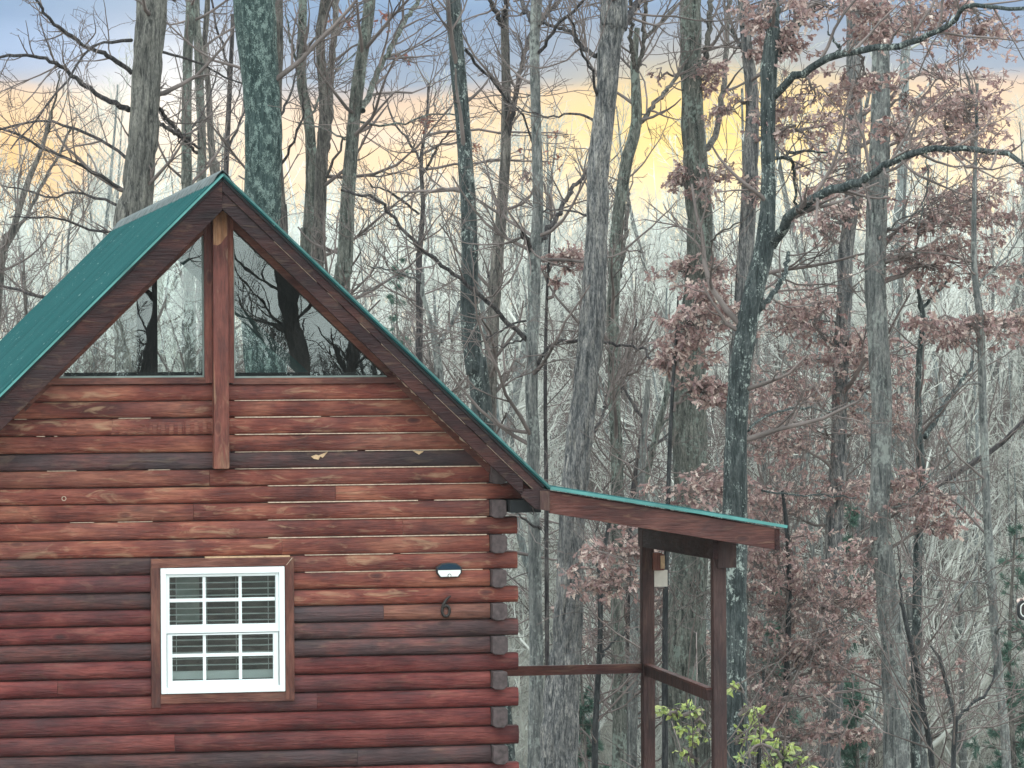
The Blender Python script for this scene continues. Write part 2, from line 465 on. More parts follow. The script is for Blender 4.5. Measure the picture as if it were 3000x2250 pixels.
class MB:
    """collects verts and faces, builds one mesh object"""
    def __init__(self):
        self.v, self.f = [], []

    def poly(self, pts, faces):
        b = len(self.v)
        self.v += [tuple(p) for p in pts]
        self.f += [tuple(b + i for i in f) for f in faces]

    def box(self, x0, x1, y0, y1, z0, z1):
        p = [(x0, y0, z0), (x1, y0, z0), (x1, y1, z0), (x0, y1, z0), (x0, y0, z1), (x1, y0, z1), (x1, y1, z1), (x0, y1, z1)]
        self.poly(p, [(0, 3, 2, 1), (4, 5, 6, 7), (0, 1, 5, 4), (1, 2, 6, 5), (2, 3, 7, 6), (3, 0, 4, 7)])
        return self

    def prism(self, xz, y0, y1):
        """polygon in x,z extruded along y"""
        n = len(xz)
        p = [(x, y0, z) for x, z in xz] + [(x, y1, z) for x, z in xz]
        f = [tuple(range(n))[::-1], tuple(range(n, 2 * n))] + [(i, (i + 1) % n, n + (i + 1) % n, n + i) for i in range(n)]
        self.poly(p, f)
        return self

    def tube(self, pts, rad, n=10, flat=1.0):
        pts = [Vector(p) for p in pts]
        rad = rad if hasattr(rad, '__len__') else [rad] * len(pts)
        b = len(self.v)
        for i, p in enumerate(pts):
            d = (pts[min(i + 1, len(pts) - 1)] - pts[max(i - 1, 0)]).normalized()
            ref = Vector((0, 1, 0)) if abs(d.y) < 0.9 else Vector((1, 0, 0))
            u = d.cross(ref).normalized()
            w = d.cross(u).normalized()
            for k in range(n):
                a = 2 * math.pi * k / n
                q = p + u * (math.cos(a) * rad[i]) + w * (math.sin(a) * rad[i] * flat)
                self.v.append(tuple(q))
        for i in range(len(pts) - 1):
            for k in range(n):
                self.f.append((b + i * n + k, b + i * n + (k + 1) % n, b + (i + 1) * n + (k + 1) % n, b + (i + 1) * n + k))
        self.f.append(tuple(b + k for k in range(n))[::-1])
        self.f.append(tuple(b + (len(pts) - 1) * n + k for k in range(n)))
        return self

    def build(self, name, m, parent=None, bevel=0.0, smooth=False, recalc=True):
        me = bpy.data.meshes.new(name)
        me.from_pydata(self.v, [], self.f)
        if recalc:
            import bmesh
            bm = bmesh.new()
            bm.from_mesh(me)
            bmesh.ops.recalc_face_normals(bm, faces=bm.faces)
            bm.to_mesh(me)
            bm.free()
        me.materials.append(m)
        if smooth:
            me.polygons.foreach_set('use_smooth', [True] * len(me.polygons))
        o = bpy.data.objects.new(name, me)
        C.objects.link(o)
        if parent:
            o.parent = parent
        if bevel:
            md = o.modifiers.new('bevel', 'BEVEL')
            md.width = bevel
            md.segments = 2
            md.limit_method = 'ANGLE'
        return o


def mesh_np(name, V, Q, m, parent=None, smooth=True, loc=None):
    me = bpy.data.meshes.new(name)
    V = np.asarray(V, np.float32)
    Q = np.asarray(Q, np.int32)
    k = Q.shape[1]
    me.vertices.add(len(V))
    me.vertices.foreach_set('co', V.ravel())
    me.loops.add(Q.size)
    me.loops.foreach_set('vertex_index', Q.ravel())
    me.polygons.add(len(Q))
    me.polygons.foreach_set('loop_start', np.arange(0, Q.size, k, dtype=np.int32))
    me.polygons.foreach_set('loop_total', np.full(len(Q), k, np.int32))
    me.polygons.foreach_set('use_smooth', np.full(len(Q), smooth))
    me.materials.append(m)
    me.update(calc_edges=True)
    o = bpy.data.objects.new(name, me)
    C.objects.link(o)
    if parent: o.parent = parent
    if loc is not None: o.location = loc
    return o


def copy_tree(o, parent=None):
    c = o.copy()
    C.objects.link(c)
    c.parent = parent
    for ch in o.children:
        copy_tree(ch, c)
    return c


# ------------------------------------------------------------------ terrain
def smoothstep(a, b, x):
    t = np.clip((x - a) / (b - a), 0, 1)
    return t * t * (3 - 2 * t)


def ground_z(x, y):
    x = np.asarray(x, float); y = np.asarray(y, float)
    h = 2.6 * smoothstep(-6, -26, y)
    h = h - 5.6 * smoothstep(3, 32, y)
    h = h + 2.0 * smoothstep(45, 90, y) + 5.5 * smoothstep(90, 190, y) + 3.0 * smoothstep(190, 330, y)
    h = h - 1.6 * smoothstep(9, 26, x) * smoothstep(-8, 6, y) * (1 - smoothstep(25, 60, y))
    h = h - 0.07 * np.maximum(0, -48 - y)
    amp = smoothstep(14, 40, y)
    h = h + amp * (0.5 * np.sin(x * 0.11 + 1.3) * np.cos(y * 0.07) + 0.25 * np.sin(x * 0.31 + y * 0.23))
    return h


def build_ground():
    xs = np.concatenate([np.linspace(-900, -90, 14), np.linspace(-80, 120, 110), np.linspace(135, 1000, 16)])
    ys = np.concatenate([np.linspace(-500, -70, 12), np.linspace(-60, 200, 140), np.linspace(215, 1500, 24)])
    X, Y = np.meshgrid(xs, ys)
    Z = ground_z(X, Y)
    V = np.stack([X, Y, Z], -1).reshape(-1, 3)
    nx, ny = len(xs), len(ys)
    i = (np.arange(ny - 1)[:, None] * nx + np.arange(nx - 1)[None, :]).ravel()
    Q = np.stack([i, i + 1, i + nx + 1, i + nx], 1)
    o = mesh_np('ground', V, Q, M['ground'])
    tag(o, kind='structure')


build_ground()

# ------------------------------------------------------------------ the cabin
AP_Z, YF = 5.495, -0.30            # apex, front plane of the rake boards
SL_L, SL_R = 0.985, 0.959          # roof slopes left / right
XK, ZK = 2.405, AP_Z - 0.959 * 2.405
YB = 9.6
SEAMS = [3.978, 3.850, 3.727, 3.601, 3.472, 3.348, 3.221, 3.099, 2.970, 2.838, 2.707, 2.580, 2.452, 2.330, 2.210, 2.084, 1.955, 1.826, 1.695, 1.555, 1.414, 1.273]
while SEAMS[-1] > 0.25:
    SEAMS.append(SEAMS[-1] - 0.1333)
HW = 2.04                          # half width of the gable wall

cabin = tag(empty('log_cabin', (0, 0, 0)), 'small red-stained log cabin with steep teal metal roof, glazed gable and open side porch', 'cabin')


def rake_z(x, off):
    """height of the roof line at x, lowered vertically by off"""
    return AP_Z - off - (SL_R * x if x > 0 else -SL_L * x)


def log_mesh(x0, x1, z0, z1, bulge, seed, clip=None, y0=0.0):
    """a log siding course: rounded face towards -y, slightly uneven"""
    rs = np.random.default_rng(seed)
    nseg = max(4, int((x1 - x0) / 0.06))
    xs = np.linspace(x0, x1, nseg + 1)
    ph = rs.uniform(0, 6.28, 6)
    prof_t = np.linspace(0, 1, 11)
    V = []
    for x in xs:
        dz = 0.0025 * math.sin(x * 2.1 + ph[0]) + 0.0018 * math.sin(x * 5.3 + ph[1])
        db = bulge * (1 + 0.07 * math.sin(x * 1.7 + ph[2]) + 0.05 * math.sin(x * 4.4 + ph[3]))
        for t in prof_t:
            a = math.pi * t
            zz = z0 + (z1 - z0) * (0.5 - 0.5 * math.cos(a)) * 1.0 + dz * math.sin(a) * 1.5
            yy = y0 - db * (math.sin(a) ** 0.62 if 0 < t < 1 else 0)
            V.append((x, yy, zz))
        V.append((x, y0 + 0.06, z1))
        V.append((x, y0 + 0.06, z0))
    n = 13
    Fc = []
    for i in range(nseg):
        for k in range(n):
            Fc.append((i * n + k, i * n + (k + 1) % n, (i + 1) * n + (k + 1) % n, (i + 1) * n + k))
    Fc.append(tuple(range(n)))
    Fc.append(tuple(nseg * n + k for k in range(n))[::-1])
    if clip:
        V2 = []
        for (x, y, z) in V:
            V2.append((min(max(x, clip(z)[0]), clip(z)[1]), y, z))
        V = V2
    b = MB()
    b.v, b.f = V, Fc
    return b


# inner backing wall with the window openings
WX0, WX1, WZ0, WZ1 = -0.448, 0.461, 1.712, 2.630
wall = MB()
for (a, b_, c, d) in ((-HW, WX0, 0, 3.2), (WX1, HW, 0, 3.2), (WX0, WX1, 0, WZ0), (WX0, WX1, WZ1, 3.2)):
    wall.box(a, b_, 0.0, 0.12, c, d)
wall.prism([(-2.04, 3.2), (2.04, 3.2), (2.04, rake_z(2.04, 0.16)), (1.27, 3.98), (-1.27, 3.98), (-2.04, rake_z(-2.04, 0.16))], 0.0, 0.12)
gw = wall.build('gable_wall', M['interior'], cabin)
JOINTS = {0: (0.0,), 1: (0.0,), 2: (0.0, -1.05), 3: (0.0,), 4: (0.0,), 5: (-0.08,), 6: (0.85,), 7: (-0.2,), 8: (1.35,), 9: (0.45,), 13: (1.2,), 17: (-1.2,), 18: (0.7,), 20: (-0.35,), 21: (1.0,)}
for k in range(len(SEAMS) - 1):
    z1, z0 = SEAMS[k], SEAMS[k + 1]
    upper = k <= 10
    m = M['log_upper'] if upper else M['log']
    if k in (4, 12, 15, 21): m = M['log_grey']
    bulge = 0.036 if upper else 0.052
    longer = (k % 2 == 0)
    xr = 2.212 if (longer and k >= 8) else (2.30 if k == 6 else 2.0 + 0.03)
    if k == 5 or k == 7 or (k % 2 == 1 and k > 4): xr = 2.0
    clip = None
    if k <= 4:
        def clip(z, o=0.22):
            return (-(AP_Z - o - z) / SL_L, (AP_Z - o - z) / SL_R)
        xr = 2.3
    if k == 5: clip = None
    segs = [(-xr, xr)]
    if z0 < 2.69 and z1 > 1.64 and k >= 10:
        if 10 <= k <= 17:
            segs = [(-xr, -0.46), (0.47, xr)]
    for j, (a, b_) in enumerate(segs):
        mm = m
        if k == 10 and j == 0: mm = M['log_grey']
        if k in (11, 12) and j == 1: mm = M['log_upper']
        if k in (13, 14) and j == 1: mm = M['log_grey']
        cuts = [c_ for c_ in JOINTS.get(k, ()) if a < c_ < b_]
        ends = [a] + cuts + [b_]
        for e0, e1 in zip(ends[:-1], ends[1:]):
            if k == 13 and j == 1 and e0 > 1.1: mm = M['trim']
            log_mesh(e0 + 0.001, e1 - 0.001, z0 + 0.0015, z1 - 0.0015, bulge, 100 + k * 3 + j, clip).build('log', mm, gw, smooth=False)

# pale unstained lines along the upper seams on the right-hand side
ch = MB()
rs = np.random.default_rng(5)
for k in range(1, len(SEAMS) - 1):
    z = SEAMS[k]
    x_end = 1.98 if k > 4 else (AP_Z - 0.24 - z) / SL_R
    x = 0.11 if k < 6 else (0.35 if k in (6, 7, 8, 9) else 0.62)
    if k > 12: continue
    while x < x_end - 0.05:
        ln = rs.uniform(0.4, 1.4)
        x2 = min(x + ln, x_end)
        if rs.random() < (0.96 if k < 12 else 0.45):
            h = rs.uniform(0.003, 0.0075)
            ch.box(x, x2, -0.028 - 0.006 * rs.random(), 0.0, z - h * 0.5, z + h * 0.5)
        x = x2 + (0 if rs.random() < 0.6 else rs.uniform(0.02, 0.15))
# few on the left
for k in (2, 3, 5, 8):
    for _ in range(2):
        x = rs.uniform(-1.5, -0.4)
        ch.box(x, x + rs.uniform(0.08, 0.3), -0.022, 0, SEAMS[k] - 0.002, SEAMS[k] + 0.002)
ch.build('chinking', M['caulk'], gw)
# lumpy caulk line where the wall meets the right rake
ck = MB()
pts, rr = [], []
for i in range(150):
    x = 0.14 + i / 149 * 1.86
    z = rake_z(x, 0.214)
    big = 1.0 if x > 1.28 else 0.12
    pts.append((x + big * rs.uniform(-.004, .004), -0.056, z - 0.004 * big + big * rs.uniform(-.004, .004)))
    rr.append(0.0035 + big * 0.010 * max(0, rs.normal(0.2, 0.6)))
ck.tube(pts, rr, 6)
ck.build('caulk_line', M['caulk'], gw, smooth=True)
# knot ring and scars on the wall
kn = MB()
for (px, py, r_) in ((138, 1077, 0.015),):
    p = at(px, py, -0.04)
    kn.tube([(p[0] + r_ * math.cos(a), -0.043, p[2] + r_ * math.sin(a)) for a in np.linspace(0, 6.28, 14)], 0.0028, 6)
kn.build('knot', M['caulk'], gw)
scar = MB()
for pts_ in (((672, 986), (683, 982), (692, 985), (688, 993), (678, 991)), ((688, 984), (708, 976), (697, 989)), ((892, 974), (915, 975), (905, 982))):
    q = [at(x, y, -0.042) for x, y in pts_]
    scar.prism([(p[0], p[2]) for p in q], -0.045, -0.02)
scar.build('bark_scar', M['rawwood'], gw)

# side walls (log profile along y), back wall, corner blocks
def side_wall(sx):
    b = MB()
    for k in range(5, len(SEAMS) - 1):
        z1, z0 = SEAMS[k], SEAMS[k + 1]
        odd = (k % 2 == 1)
        ya, yb = (-0.055, 6.4) if not odd else (0.03, 6.4)
        n = 9
        P = []
        for y in (ya, yb):
            for i in range(n):
                a = math.pi * i / (n - 1)
                P.append((sx * (1.985 + 0.055 * (math.sin(a) ** 0.6 if 0 < i < n - 1 else 0)), y if y > 1 else 0.13, z0 + (z1 - z0) * (0.5 - 0.5 * math.cos(a))))
            P.append((sx * 1.93, y if y > 1 else 0.13, z1)); P.append((sx * 1.93, y if y > 1 else 0.13, z0))
        m_ = n + 2
        b.poly(P, [tuple(range(m_)), tuple(range(m_, 2 * m_))] + [(i, (i + 1) % m_, m_ + (i + 1) % m_, m_ + i) for i in range(m_)])
    return b.build('side_wall', M['log_side'], cabin)


SW = {s: side_wall(s) for s in (-1, 1)}
for s in (-1, 1):
    for k in range(5, len(SEAMS) - 1, 2):
        z1, z0 = SEAMS[k], SEAMS[k + 1]
        b = MB()
        rs2 = random.Random(k * 7 + s)
        jit = rs2.uniform(-0.006, 0.006)
        w0, w1 = 2.002, 2.116 + rs2.uniform(-0.004, 0.004)
        xz = [(w0, z0 + 0.012), (w0 + 0.02, z0 - 0.004), (w1 - 0.03, z0 - 0.006), (w1, z0 + 0.02), (w1, z1 - 0.012), (w1 - 0.012, z1 - 0.001), (w0 + 0.004, z1 - 0.001)]
        b.prism([(s * x, z) for x, z in xz], -0.125 + jit, 0.14)
        b.build('log_end', M['endgrain'], SW[s], bevel=0.006)
bw = MB()
bw.box(-HW, HW, 6.4, 6.5, 0, 3.3)
bw.prism([(-2.04, 3.3), (2.04, 3.3), (2.04, rake_z(2.04, .2)), (1.25, 3.99), (-1.25, 3.99), (-2.04, rake_z(-2.04, .2))], 6.4, 6.5)
bw.prism([(-0.09, 3.99), (0.09, 3.99), (0.09, 5.15), (-0.09, 5.15)], 6.4, 6.5)
bw.build('back_wall', M['interior'], cabin)
# loft floor and ceiling lining keep the inside dark
inn = MB()
inn.box(-1.36, 1.36, 0.13, 6.39, 3.90, 3.975)
inn.build('loft_floor', M['interior'], cabin)
# something stored in the loft: low dark sill items seen behind the panes
lining = MB()
for s, sl in ((-1, SL_L), (1, SL_R)):
    lining.prism([(0, AP_Z - 0.07), (s * 2.03, AP_Z - 0.07 - sl * 2.03), (s * 2.03, AP_Z - 0.03 - sl * 2.03), (0, AP_Z - 0.03)], 0.13, 6.39)
lining.build('ceiling_lining', M['interior'], cabin)
fl = MB().box(-1.92, 1.92, 0.13, 6.39, 0.25, 0.35)
fl.build('floor', M['interior'], cabin)
bk = MB().box(-1.0, 1.2, 3.0, 3.1, 0.35, 3.89)
bk.build('partition', M['interior'], cabin)

# --- roof
def roof_plane(x0, z0, x1, z1, y0, y1, th, rib=0.011, pitch=0.23):
    """sheet with ribs running down the slope; thickness th hangs below"""
    L = math.hypot(x1 - x0, z1 - z0)
    nx, nz = -(z1 - z0) / L, (x1 - x0) / L
    if nz < 0: nx, nz = -nx, -nz
    ys, hs = [], []
    y = y0
    while y < y1 - 1e-6:
        for dy, h in ((0, rib), (0.022, rib), (0.040, 0), (pitch / 2 - 0.012, 0), (pitch / 2, rib * 0.35), (pitch / 2 + 0.012, 0), (pitch - 0.018, 0)):
            if y + dy < y1:
                ys.append(y + dy); hs.append(h)
        y += pitch
    ys.append(y1); hs.append(rib)
    P, n = [], len(ys)
    for (xa, za) in ((x0, z0), (x1, z1)):
        for yy, h in zip(ys, hs):
            P.append((xa + nx * h, yy, za + nz * h))
    for (xa, za) in ((x0, z0), (x1, z1)):
        for yy in (y0, y1):
            P.append((xa - nx * th, yy, za - nz * th))
    f = [(i, i + 1, n + i + 1, n + i) for i in range(n - 1)]
    a, b_, c, d = 2 * n, 2 * n + 1, 2 * n + 2, 2 * n + 3
    f += [(a, b_, d, c)]
    f += [tuple([a] + list(range(0, n)) + [b_]), tuple([c] + list(range(n, 2 * n)) + [d])]
    f += [(0, n, c, a), (n - 1, 2 * n - 1, d, b_)]
    b = MB()
    b.poly(P, f)
    return b


Y0R = YF - 0.025
roofL = roof_plane(-0.0, AP_Z, -2.62, AP_Z - SL_L * 2.62, Y0R, YB, 0.012).build('roof', M['roof'], cabin)
roofR = roof_plane(0.0, AP_Z, XK, ZK, Y0R, 7.9, 0.012).build('roof', M['roof'], cabin)
PX1, PZ1 = 4.205, 2.876
porch_roof = roof_plane(XK, ZK, PX1, PZ1, Y0R, 2.55, 0.012).build('porch_roof', M['roof'], cabin)
# pale metal edge trim following the front rakes
def rake_strip(name, pts, off0, off1, y0, y1, m, parent):
    """strip below the roof line given by pts (x,z), from off0 to off1 measured square to the slope"""
    b = MB()
    for (xa, za), (xb, zb) in zip(pts[:-1], pts[1:]):
        L = math.hypot(xb - xa, zb - za)
        nx, nz = (zb - za) / L, -(xb - xa) / L
        if nz > 0: nx, nz = -nx, -nz
        b.prism([(xa + nx * off0, za + nz * off0), (xb + nx * off0, zb + nz * off0), (xb + nx * off1, zb + nz * off1), (xa + nx * off1, za + nz * off1)], y0, y1)
    return b.build(name, m, parent)


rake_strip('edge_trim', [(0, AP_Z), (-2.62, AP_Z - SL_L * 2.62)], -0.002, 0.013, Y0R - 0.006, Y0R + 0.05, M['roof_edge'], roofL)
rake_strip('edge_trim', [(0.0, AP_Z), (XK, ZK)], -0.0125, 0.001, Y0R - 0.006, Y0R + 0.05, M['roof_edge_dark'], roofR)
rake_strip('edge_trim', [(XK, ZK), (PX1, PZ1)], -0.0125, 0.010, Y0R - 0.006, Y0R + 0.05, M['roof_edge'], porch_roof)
# black strip put in for the shade under the edge trim, then sheathing edge
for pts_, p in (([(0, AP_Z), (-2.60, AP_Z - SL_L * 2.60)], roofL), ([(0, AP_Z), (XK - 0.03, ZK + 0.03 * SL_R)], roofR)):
    rake_strip('shade_strip', pts_, 0.0135, 0.032, Y0R + 0.012, Y0R + 0.06, M['flat_black'], p)
# rake boards
def sloped_board(name, xa, xb, off0, off1, y0, y1, m, sl):
    """board whose ends are cut plumb; offsets are vertical"""
    za, zb = AP_Z - sl * abs(xa), AP_Z - sl * abs(xb)
    b = MB().prism([(xa, za - off0), (xb, zb - off0), (xb, zb - off1), (xa, za - off1)], y0, y1)
    return b


bdL = sloped_board('rake_board', 0.0, -2.56, 0.045, 0.262, YF, YF + 0.038, None, SL_L).build('rake_board', M['board'], cabin, bevel=0.003)
tr_ = sloped_board('rake_trim', -0.10, -1.42, 0.255, 0.315, -0.045, 0.0, None, SL_L).build('frieze_board', M['trim'], cabin)
bdR = sloped_board('rake_board', 0.0, 2.37, 0.045, 0.122, YF, YF + 0.038, None, SL_R).build('rake_board', M['board'], cabin, bevel=0.003)
bdR2 = sloped_board('b', 0.0, 2.21, 0.124, 0.250, YF + 0.012, YF + 0.05, None, SL_R).build('rake_board', M['board'], cabin, bevel=0.003)
# thin pale unpainted line between the two right boards
ln = MB()
for i in range(26):
    x = 0.3 + i * 0.078
    if rs.random() < 0.55:
        o_ = 0.1235
        ln.prism([(x, rake_z(x, o_ - 0.004)), (x + 0.075, rake_z(x + 0.075, o_ - 0.004)), (x + 0.075, rake_z(x + 0.075, o_ + 0.004 * rs.random())), (x, rake_z(x, o_ + 0.003))], YF + 0.008, YF + 0.03)
ln.build('bare_edge', M['caulk'], bdR2)
# soffit of the right overhang, and of the left
for s, sl, xe in ((1, SL_R, 2.36), (-1, SL_L, 2.5)):
    MB().prism([(0, AP_Z - 0.085), (s * xe, AP_Z - 0.085 - sl * xe), (s * xe, AP_Z - 0.105 - sl * xe), (0, AP_Z - 0.105)], YF + 0.052, -0.001).build('soffit', M['board_y'], cabin)
# eave block where the two roofs meet
MB().prism([(2.215, 3.025 + 0.16), (2.405, 3.175), (2.405, 3.02), (2.30, 3.035), (2.19, 3.13)], YF - 0.004, YF + 0.036).build('eave_block', M['board'], cabin)
MB().prism([(2.33, 3.170), (2.401, 3.168), (2.401, 3.020), (2.33, 3.030)], YF - 0.02, YF - 0.006).build('eave_block', M['porch_post'], cabin)
# frieze under the right rake, on the wall (brown band with pale caulk top)
sloped_board('f', 0.10, 2.10, 0.214, 0.285, -0.052, -0.002, None, SL_R).build('frieze_board', M['trim'], cabin)
# porch roof rake board + eave fascia + rafters
def porch_z(x): return ZK + (PZ1 - ZK) * (x - XK) / (PX1 - XK)
pb = MB().prism([(2.404, porch_z(2.404) - 0.026), (4.115, porch_z(4.115) - 0.026), (4.115, porch_z(4.115) - 0.186), (2.404, porch_z(2.404) - 0.186)], YF, YF + 0.038).build('porch_rake_board', M['porch_board'], cabin, bevel=0.003)
MB().prism([(4.117, porch_z(4.117) - 0.026), (4.155, porch_z(4.155) - 0.026), (4.155, porch_z(4.155) - 0.186), (4.117, porch_z(4.117) - 0.186)], YF, 2.5).build('porch_fascia', M['board_y'], cabin, bevel=0.003)
for y in (0.35, 0.95, 1.55, 2.1):
    MB().prism([(2.10, porch_z(2.10) - 0.03), (4.11, porch_z(4.11) - 0.03), (4.11, porch_z(4.11) - 0.14), (2.10, porch_z(2.10) - 0.14)], y, y + 0.04).build('rafter', M['porch_board'], cabin)
# dark beam at the wall under the valley
MB().box(2.13, 2.36, -0.20, 2.4, 3.005, 3.095).build('ledger', M['flat_black'], cabin)
# ridge cap
rc = MB()
for s, sl in ((-1, SL_L), (1, SL_R)):
    P, f = [], []
    n = 170
    for i in range(n):
        y = Y0R - 0.012 + (YB + 0.03 - Y0R) * i / (n - 1)
        w = 0.082 + 0.010 * math.sin(y * 27.3) + 0.004 * math.sin(y * 61)
        lift = 0.012 + 0.004 * math.sin(y * 27.3)
        P += [(0, y, AP_Z + 0.034), (s * w * 0.5, y, AP_Z + 0.034 - sl * w * 0.5 + 0.004), (s * w, y, AP_Z - sl * w + lift)]
        P += [(0, y, AP_Z + 0.028), (s * w * 0.5, y, AP_Z + 0.028 - sl * w * 0.5 + 0.004), (s * w, y, AP_Z - sl * w + lift - 0.006)]
    for i in range(n - 1):
        a, b_ = i * 6, (i + 1) * 6
        f += [(a, a + 1, b_ + 1, b_), (a + 1, a + 2, b_ + 2, b_ + 1), (a + 3, a + 4, b_ + 4, b_ + 3), (a + 4, a + 5, b_ + 5, b_ + 4), (a + 2, a + 5, b_ + 5, b_ + 2)]
    f += [(0, 1, 4, 3), (1, 2, 5, 4)]
    rc.poly(P, f)
rc.build('ridge_cap', M['ridge'], roofL)

# --- gable post with side trims
gp = MB().box(-0.055, 0.057, -0.135, -0.001, 3.352, 5.235).build('gable_post', M['post'], cabin, bevel=0.006)
MB().prism([(-0.050, 5.236), (0.052, 5.236), (0.052, 5.06), (0.03, 5.035), (0.005, 5.0), (-0.02, 4.985), (-0.05, 4.99)], -0.1375, -0.13).build('bare_patch', M['orangewood'], gp)
MB().box(-0.112, -0.057, -0.06, -0.001, 3.98, 5.20).build('post_trim', M['post'], cabin)
MB().box(0.059, 0.104, -0.06, -0.001, 3.98, 5.22).build('post_trim', M['post'], cabin)

# --- the two triangular gable windows
def gable_window(s, sl, xi, xo, zb, zt):
    root = MB()
    # sill rail + inner frame lines
    root.box(min(s * (xi - 0.02), s * (xo + 0.12)), max(s * (xi - 0.02), s * (xo + 0.12)), -0.058, 0.10, zb - 0.062, zb - 0.018)
    fr = root.build('gable_window', M['trim'], cabin)
    b = MB()
    b.box(min(s * xi, s * (xo + .02)), max(s * xi, s * (xo + .02)), -0.012, 0.03, zb - 0.017, zb - 0.004)
    b.box(min(s * (xi - .004), s * (xi + .008)), max(s * (xi - .004), s * (xi + .008)), -0.012, 0.03, zb - 0.004, zt - 0.03)
    b.build('glazing_bead', M['curtain'], fr)
    g = MB().prism([(s * xi, zb - 0.005), (s * (xo + 0.10), zb - 0.005), (s * xi, zb - 0.005 + sl * (xo + 0.10 - xi))], 0.010, 0.016)
    g.build('pane', M['glass'], fr)
    # dark ledge behind the glass
    ledge = MB().box(min(s * (xi + .01), s * (xo - 0.05)), max(s * (xi + .01), s * (xo - 0.05)), 0.03, 0.12, zb - 0.01, zb + 0.022)
    ledge.build('inner_ledge', M['flat_black'], fr)
    return fr


gable_window(-1, SL_L, 0.113, 1.175, 4.040, 5.09)
gable_window(1, SL_R, 0.108, 1.22, 4.032, 5.07)

# --- the lower window
def wpx(x): return WX0 + (x - 230) / 1205 * (WX1 - WX0)
def wpz(y): return WZ1 - (y - 205) / 1210 * (WZ1 - WZ0)
tf = MB().box(-0.515, 0.528, -0.078, 0.0, WZ1 + 0.004, WZ1 + 0.068).build('window', M['trim'], cabin, bevel=0.003)
MB().box(-0.515, 0.528, -0.076, 0.0, WZ0 - 0.072, WZ0 - 0.004).build('casing', M['trim'], tf, bevel=0.003)
MB().box(-0.518, WX0 - 0.004, -0.080, 0.0, WZ0 - 0.10, WZ1 + 0.004).build('casing', M['trim_z'], tf, bevel=0.003)
MB().box(WX1 + 0.004, 0.531, -0.080, 0.0, WZ0 - 0.06, WZ1 + 0.066).build('casing', M['trim_z'], tf, bevel=0.003)
MB().box(-0.12, 0.505, -0.070, -0.01, WZ1 + 0.0685, WZ1 + 0.079).build('bare_edge', M['rawwood'], tf)
ln2 = MB()
ln2.prism([(0.474, 2.640), (0.478, 2.640), (0.522, 2.692), (0.518, 2.694)], -0.083, -0.079)
ln2.build('mitre_crack', M['caulk'], tf)
fm = MB()
def ring(b, x0, x1, z0, z1, w, y0, y1, wb=None, wt=None):
    wb = wb or w; wt = wt or w
    b.box(x0, x0 + w, y0, y1, z0, z1); b.box(x1 - w, x1, y0, y1, z0, z1)
    b.box(x0 + w, x1 - w, y0, y1, z0, z0 + wb); b.box(x0 + w, x1 - w, y0, y1, z1 - wt, z1)
ring(fm, WX0, WX1, WZ0, WZ1, 0.040, -0.088, 0.02, wb=0.045, wt=0.045)
fm.build('frame', M['vinyl'], tf, bevel=0.003)
us = MB()
ring(us, WX0 + 0.041, WX1 - 0.041, wpz(835), WZ1 - 0.046, 0.024, -0.070, -0.03, wb=wpz(755) - wpz(835), wt=0.02)
us.build('sash', M['vinyl'], tf, bevel=0.002)
ls = MB()
ring(ls, WX0 + 0.046, WX1 - 0.046, WZ0 + 0.046, wpz(842), 0.038, -0.062, -0.02, wb=0.045, wt=0.012)
ls.build('sash', M['vinyl'], tf, bevel=0.002)
mu = MB()
for x in (655, 1005):
    mu.box(wpx(x) - 0.0115, wpx(x) + 0.0115, -0.055, -0.045, wpz(755), wpz(292))
    mu.box(wpx(x) - 0.0115, wpx(x) + 0.0115, -0.045, -0.036, wpz(1290), wpz(845))
for y, x0, x1, yy in ((518, 315, 1345, -0.056), (1052, 340, 1325, -0.046)):
    mu.box(wpx(x0), wpx(x1), yy, yy + 0.0105, wpz(y) - 0.0125, wpz(y) + 0.0125)
mu.build('muntins', M['vinyl'], tf)
MB().box(wpx(310), wpx(1350), -0.044, -0.040, wpz(755), wpz(288)).build('pane', M['glass'], tf)
MB().box(wpx(335), wpx(1330), -0.034, -0.030, wpz(1295), wpz(840)).build('pane', M['glass'], tf)
bl = MB()
z = wpz(300)
while z > wpz(1195):
    bl.poly([(WX0 + 0.03, 0.030, z - 0.002), (WX1 - 0.03, 0.030, z - 0.002), (WX1 - 0.03, 0.062, z + 0.001), (WX0 + 0.03, 0.062, z + 0.001), (WX0 + 0.03, 0.030, z + 0.0025), (WX1 - 0.03, 0.030, z + 0.0025), (WX1 - 0.03, 0.062, z + 0.005), (WX0 + 0.03, 0.062, z + 0.005)],
            [(0, 1, 2, 3), (4, 5, 6, 7), (0, 1, 5, 4), (2, 3, 7, 6), (0, 3, 7, 4), (1, 2, 6, 5)])
    z -= 0.0465
bl.box(WX0 + 0.03, WX1 - 0.03, 0.024, 0.064, wpz(1290), wpz(1212))
for x in (392, 690, 975, 1290):
    bl.box(wpx(x) - 0.0018, wpx(x) + 0.0018, 0.026, 0.029, wpz(1210), wpz(290))
bl.build('blind', M['blind'], tf)
cu = MB()
cu.box(wpx(420), wpx(640), 0.20, 0.22, wpz(760), wpz(290))
cu.build('wall_panel', M['curtain'], tf)
MB().box(-1.2, 1.3, 0.9, 0.92, 1.2, 2.9).build('room_screen', M['interior'], cabin)

